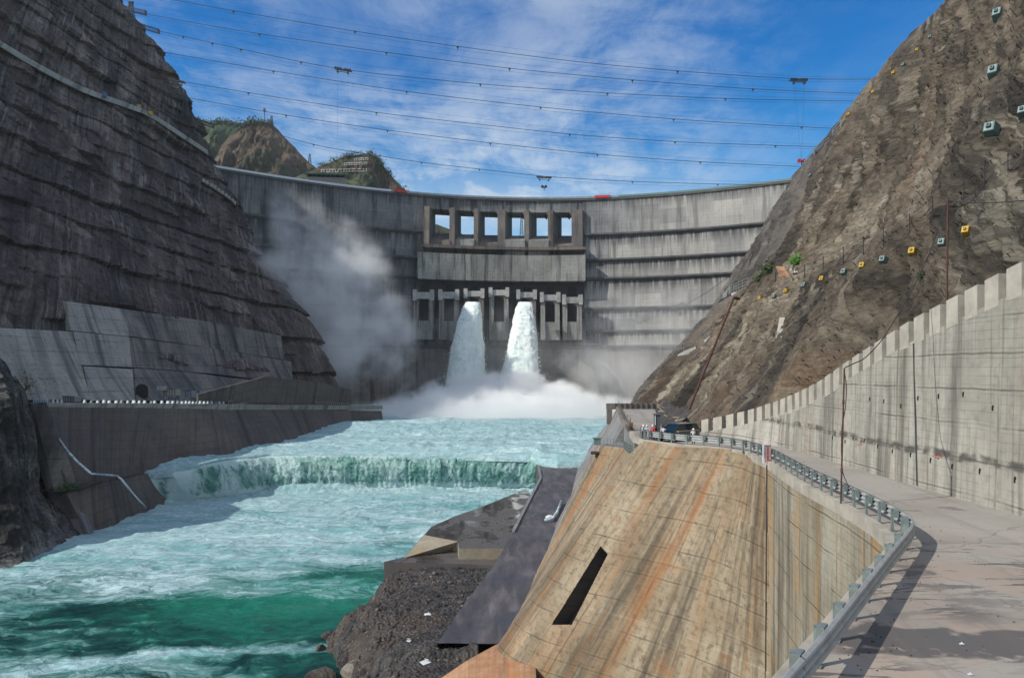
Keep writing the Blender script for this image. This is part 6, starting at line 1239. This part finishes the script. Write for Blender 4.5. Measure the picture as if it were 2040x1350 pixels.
# lattice booms and towers on the left cliff
def boom(a, b_, d, w, n_, mat, label, name='lattice_boom'):
    m_ = MB(); truss(m_, P(*a, d), P(*b_, d), w, n_, .17); m_.box(P(*b_, d), (.5, 2.5, 3.2)); tagp(m_.build(name, M[mat]), label, 'boom', 'lattice booms on the left cliff')
boom((238, 14), (290, 26), 500, 2.4, 8, 'steel', 'highest lattice boom reaching out from the left cliff')
boom((262, 46), (316, 63), 505, 2.4, 8, 'steel', 'long lattice boom below the upper tower')
boom((300, 152), (336, 158), 505, 1.6, 5, 'railR', 'red lattice boom against the left cliff')
boom((325, 187), (370, 196), 505, 2.2, 6, 'steel', 'short lattice boom above the lower tower')
boom((376, 234), (425, 252), 540, 2.4, 6, 'steel', 'dark lattice boom in front of the wooded hill')
def tower(x, y0, y1, d, w, label):
    m_ = MB(); a = P(x, y1, d); b_ = P(x, y0, d); hz_ = b_.z - a.z
    for sx_, sy_ in ((-1, -1), (1, -1), (1, 1), (-1, 1)): m_.bar(a + Vector((sx_ * w, sy_ * w, 0)), b_ + Vector((sx_ * w * .35, sy_ * w * .35, 0)), .28)
    for i in range(8):
        t_, t1_ = i / 8, (i + 1) / 8; w0, w1 = w * (1 - .65 * t_), w * (1 - .65 * t1_); z0, z1 = a.z + hz_ * t_, a.z + hz_ * t1_
        for s1_, s2_ in (((-1, -1), (1, -1)), ((1, -1), (1, 1)), ((1, 1), (-1, 1)), ((-1, 1), (-1, -1))):
            m_.bar((a.x + s1_[0] * w0, a.y + s1_[1] * w0, z0), (a.x + s2_[0] * w1, a.y + s2_[1] * w1, z1), .16); m_.bar((a.x + s1_[0] * w1, a.y + s1_[1] * w1, z1), (a.x + s2_[0] * w1, a.y + s2_[1] * w1, z1), .16)
    m_.box(b_, (3.4, 1.6, 1.0)); tagp(m_.build('lattice_tower', M['steel']), label, 'tower', 'lattice towers')
tower(261, 5, 46, 505, 2.3, 'upper lattice tower standing on the left cliff edge'); tower(370, 201, 236, 520, 2.4, 'lower lattice tower standing on the left cliff edge')
tower(541, 232, 250, 1240, 2.6, 'small pylon right of the radio mast on the brown hill'); tower(617, 308, 326, 1240, 2.4, 'tiny pylon on the falling shoulder of the brown hill')
tower(1039, 426, 470, 720, 1.6, 'lattice mast seen through the fourth crest opening')
m_ = MB(); m_.bar(P(527, 245, 1240), P(527, 217, 1240), .8, 6, .5); m_.box(P(527, 221, 1240), (3.4, 3.4, 3.4)); m_.box(P(527, 217, 1240), (2.4, 2.4, 1.6)); tagp(m_.build('radio_mast', M['steel']), 'slim radio mast on top of the brown hill', 'mast')
# ------------------------------------------------------------------ van
def van(loc, yaw, sc):
    e_ = empty('parked_van', loc, 'black passenger van parked at the bend of the road', 'van', None, yaw); e_.scale = (sc, sc, sc)
    # side outline (x forward negative), lofted over half widths
    st = [(-2.55, .45, .72, .78), (-2.5, .32, .88, .86), (-2.2, .28, .98, .93), (-1.6, .25, 1.06, .95), (-1.15, .25, 1.18, .95), (-.5, .25, 1.2, .95), (1.0, .25, 1.2, .95), (2.2, .28, 1.2, .94), (2.5, .35, 1.15, .9), (2.58, .5, 1.0, .84)]
    m_ = MB(); ring = []
    for x, zb_, zt_, w in st: ring.append([(x, -w * .93, zb_), (x, -w, zb_ + .18), (x, -w, (zb_ + zt_) / 2), (x, -w * .95, zt_), (x, w * .95, zt_), (x, w, (zb_ + zt_) / 2), (x, w, zb_ + .18), (x, w * .93, zb_)])
    vs = [v for r_ in ring for v in r_]; n_ = 8; fs = [(i * n_ + j, i * n_ + (j + 1) % n_, (i + 1) * n_ + (j + 1) % n_, (i + 1) * n_ + j) for i in range(len(ring) - 1) for j in range(n_)] + [tuple(range(n_)), tuple(range(len(vs) - 1, len(vs) - n_ - 1, -1))]
    m_.add(vs, fs); m_.build('body', M['carpaint'], e_)
    m_ = MB(); lo = [(-1.55, -.9, 1.12), (2.48, -.9, 1.14), (2.48, .9, 1.14), (-1.55, .9, 1.12)]; hi = [(-.55, -.74, 1.82), (2.2, -.76, 1.84), (2.2, .76, 1.84), (-.55, .74, 1.82)]; m_.hexa([Vector(v) for v in lo], [Vector(v) for v in hi]); m_.build('window_glass', M['carglass'], e_)
    m_ = MB(); m_.hexa([Vector(v) for v in [(-.62, -.77, 1.80), (2.24, -.79, 1.82), (2.24, .79, 1.82), (-.62, .77, 1.80)]], [Vector(v) for v in [(-.4, -.66, 1.92), (2.1, -.68, 1.92), (2.1, .68, 1.92), (-.4, .66, 1.92)]]); m_.build('roof', M['carpaint'], e_)
    for sy_ in (-1, 1):
        for x0_, x1_ in ((-1.6, -.6), (.35, .35), (1.35, 1.4), (2.5, 2.22)): m_ = MB(); m_.bar((x0_, sy_ * .905, 1.15), (x1_, sy_ * .765, 1.82), .04); m_.build('pillar', M['carpaint'], e_)
        m_ = MB(); m_.bar((-1.5, sy_ * .93, 1.15), (2.5, sy_ * .93, 1.17), .022); m_.build('chrome_strip', M['chrome'], e_)
        m_ = MB(); m_.bar((-.6, sy_ * .7, 1.93), (2.1, sy_ * .7, 1.95), .025); m_.build('roof_rail', M['chrome'], e_)
        for x in (-1.65, 1.65):
            m_ = MB(); m_.bar((x, sy_ * .74, .34), (x, sy_ * .97, .34), .34, 20); w_ = m_.build('wheel', M['black'], e_); m_ = MB(); m_.bar((x, sy_ * .9, .34), (x, sy_ * .985, .34), .21, 12); m_.build('rim', M['chrome'], w_)
        m_ = MB(); m_.box((-2.44, sy_ * .68, .72), (.16, .36, .2)); m_.build('headlight', M['white'], e_); m_ = MB(); m_.box((2.56, sy_ * .78, .95), (.06, .14, .4)); m_.build('tail_light', M['red'], e_); m_ = MB(); m_.box((-1.15, sy_ * 1.05, 1.15), (.14, .2, .16)); m_.build('mirror', M['chrome'], e_)
    m_ = MB(); m_.box((-2.56, 0, .6), (.05, .9, .3)); m_.build('grille', M['chrome'], e_)
van(P(1347, 886.5, 69.3 + 3.2) * 1.0 + Vector((0, 0, 0)), R(34), .92); bpy.data.objects['parked_van'].location = (PZ(1350, 877.5, -7.0))
# ------------------------------------------------------------------ people
def person(loc, yaw, h, label, shirt, legs, helmet=True, arms='down', vest=None):
    e_ = empty('person', loc, label, 'person', 'people gathered at the bend of the road', yaw); k = h / 1.7
    J = {'pel': (0, 0, .93), 'ch': (0, .01, 1.22), 'nk': (0, .02, 1.43), 'hd': (0, 0, 1.54), 'tp': (0, 0, 1.66)}
    vs, es, rd = [], [], []
    def add(p, r_, par=None): vs.append(Vector(p) * k); rd.append(r_ * k); (es.append((par, len(vs) - 1)) if par is not None else None); return len(vs) - 1
    pel = add(J['pel'], .145); ch = add(J['ch'], .155, pel); nk0 = add((0, .01, 1.38), .11, ch); nk = add(J['nk'], .055, nk0); hd = add(J['hd'], .092, nk); tp = add(J['tp'], .085, hd)
    for sx_ in (-1, 1):
        hp = add((sx_ * .10, 0, .86), .095, pel); kn = add((sx_ * .12, -.03, .47), .062, hp); an = add((sx_ * .12, .02, .09), .043, kn); add((sx_ * .13, -.14, .04), .04, an)
        sh = add((sx_ * .20, .01, 1.36), .062, nk0)
        if arms == 'up': el = add((sx_ * .26, -.12, 1.14), .045, sh); wr = add((sx_ * .12, -.30, 1.36), .034, el)
        elif arms == 'hips': el = add((sx_ * .33, .08, 1.12), .045, sh); wr = add((sx_ * .17, -.02, .97), .034, el)
        else: el = add((sx_ * .26, .03, 1.10), .045, sh); wr = add((sx_ * .27, -.06, .86), .034, el)
        hn = vs[wr] / k
        pa = add(hn + Vector((0, -.02, -.05 if arms != 'up' else .05)), .03, wr)
        for q in range(5): add(vs[pa] / k + Vector((sx_ * (.02 * (q - 2)) * .8, -.015 - (q == 4) * .02, (-.07 + abs(q - 2) * .008) * (1 if arms != 'up' else -1))), .0095, pa)
    me = bpy.data.meshes.new('body'); me.from_pydata(vs, es, []); o = bpy.data.objects.new('body', me); COL.objects.link(o); md = o.modifiers.new('s', 'SKIN'); sv = me.skin_vertices[0].data
    for i, r_ in enumerate(rd): sv[i].radius = (r_, r_ * (.72 if i in (0, 1, 2) else 1)); 
    sv[0].use_root = True; o.modifiers.new('d', 'SUBSURF').levels = 2; dg = bpy.context.evaluated_depsgraph_get(); me2 = bpy.data.meshes.new_from_object(o.evaluated_get(dg)); bpy.data.objects.remove(o)
    for mt in ('skin', shirt, legs, 'black'): me2.materials.append(M[mt])
    for p in me2.polygons:
        c = p.center / k; p.use_smooth = True; ax = abs(c.x)
        p.material_index = 0
        if c.z < .1: p.material_index = 3
        elif c.z < .96 and ax < .215: p.material_index = 2
        elif c.z < 1.42: p.material_index = 1 if not (ax > .20 and c.z < 1.13 and arms == 'down') and not (arms == 'up' and c.y < -.14) else 0
    me2.name = 'body'; ob = bpy.data.objects.new('body', me2); COL.objects.link(ob); ob.parent = e_
    m_ = MB(); m_.ell(Vector((0, .01, 1.63)) * k, Vector((.125, .14, .115)) * k if helmet else Vector((.105, .12, .10)) * k, 14, 10)
    if helmet: m_.bar(Vector((0, 0, 1.60)) * k, Vector((0, 0, 1.615)) * k, .16 * k, 14)
    m_.build('helmet' if helmet else 'hair', M['helmet' if helmet else 'hair'], e_, sm=True)
    m_ = MB(); m_.ell(Vector((0, -.10, 1.535)) * k, Vector((.014, .02, .022)) * k, 6, 5)
    m_.build('nose', M['skin'], e_, sm=True)
    if vest: m_ = MB(); m_.bar(Vector((-.14, -.13, 1.36)) * k, Vector((.12, -.14, 1.02)) * k, .035 * k); m_.build('strap', M[vest], e_)
H_ = 1.5
person(PZ(1381.5, 884.5, -7), R(190), H_, 'person in white helmet, pale shirt and dark trousers right of the van', 'shirt', 'navy', True, 'up')
person(PZ(1322, 878.0, -7), R(170), H_, 'person with dark hair and lavender shirt in front of the van', 'lav', 'navy', False, 'hips')
person(PZ(1300.5, 875.5, -7), R(150), H_, 'person in white helmet and red overalls among the group', 'red', 'red', True, 'down')
person(PZ(1307.5, 875.8, -7) + Vector((0, .5, 0)), R(200), H_ * .97, 'dark haired person in brown jacket with a red strap', 'brown', 'navy', False, 'down', 'red')
person(PZ(1289, 875, -7), R(180), H_ * .98, 'person in white helmet and lavender shirt left of the red overalls', 'lav', 'navy', True, 'hips')
person(PZ(1284.8, 875, -7) + Vector((0, .9, 0)), R(215), H_ * .95, 'person in white helmet half hidden behind a lavender shirt', 'shirt', 'navy', True, 'down')
person(Vector((14.0, 79.0, -8.25)), R(120), H_ * .95, 'person in white helmet and tan shirt lowest at the left of the group', 'tan', 'navy', True, 'down')
# ------------------------------------------------------------------ air
mb = MB(); mb.box((0, 880, 185), (2300, 1900, 680)); hz = mb.build('haze', None); m = bpy.data.materials.new('air'); m.use_nodes = True; m.node_tree.nodes.clear(); n = NT(m.node_tree)
pv = n.new('ShaderNodeVolumePrincipled'); pv.inputs['Color'].default_value = (0.93, 0.96, 1.0, 1); pv.inputs['Density'].default_value = 0.00004; pv.inputs['Anisotropy'].default_value = 0.1
out = n.new('ShaderNodeOutputMaterial'); n.l.new(pv.outputs[0], out.inputs['Volume']); hz.data.materials.append(m); tagp(hz, kind='stuff')
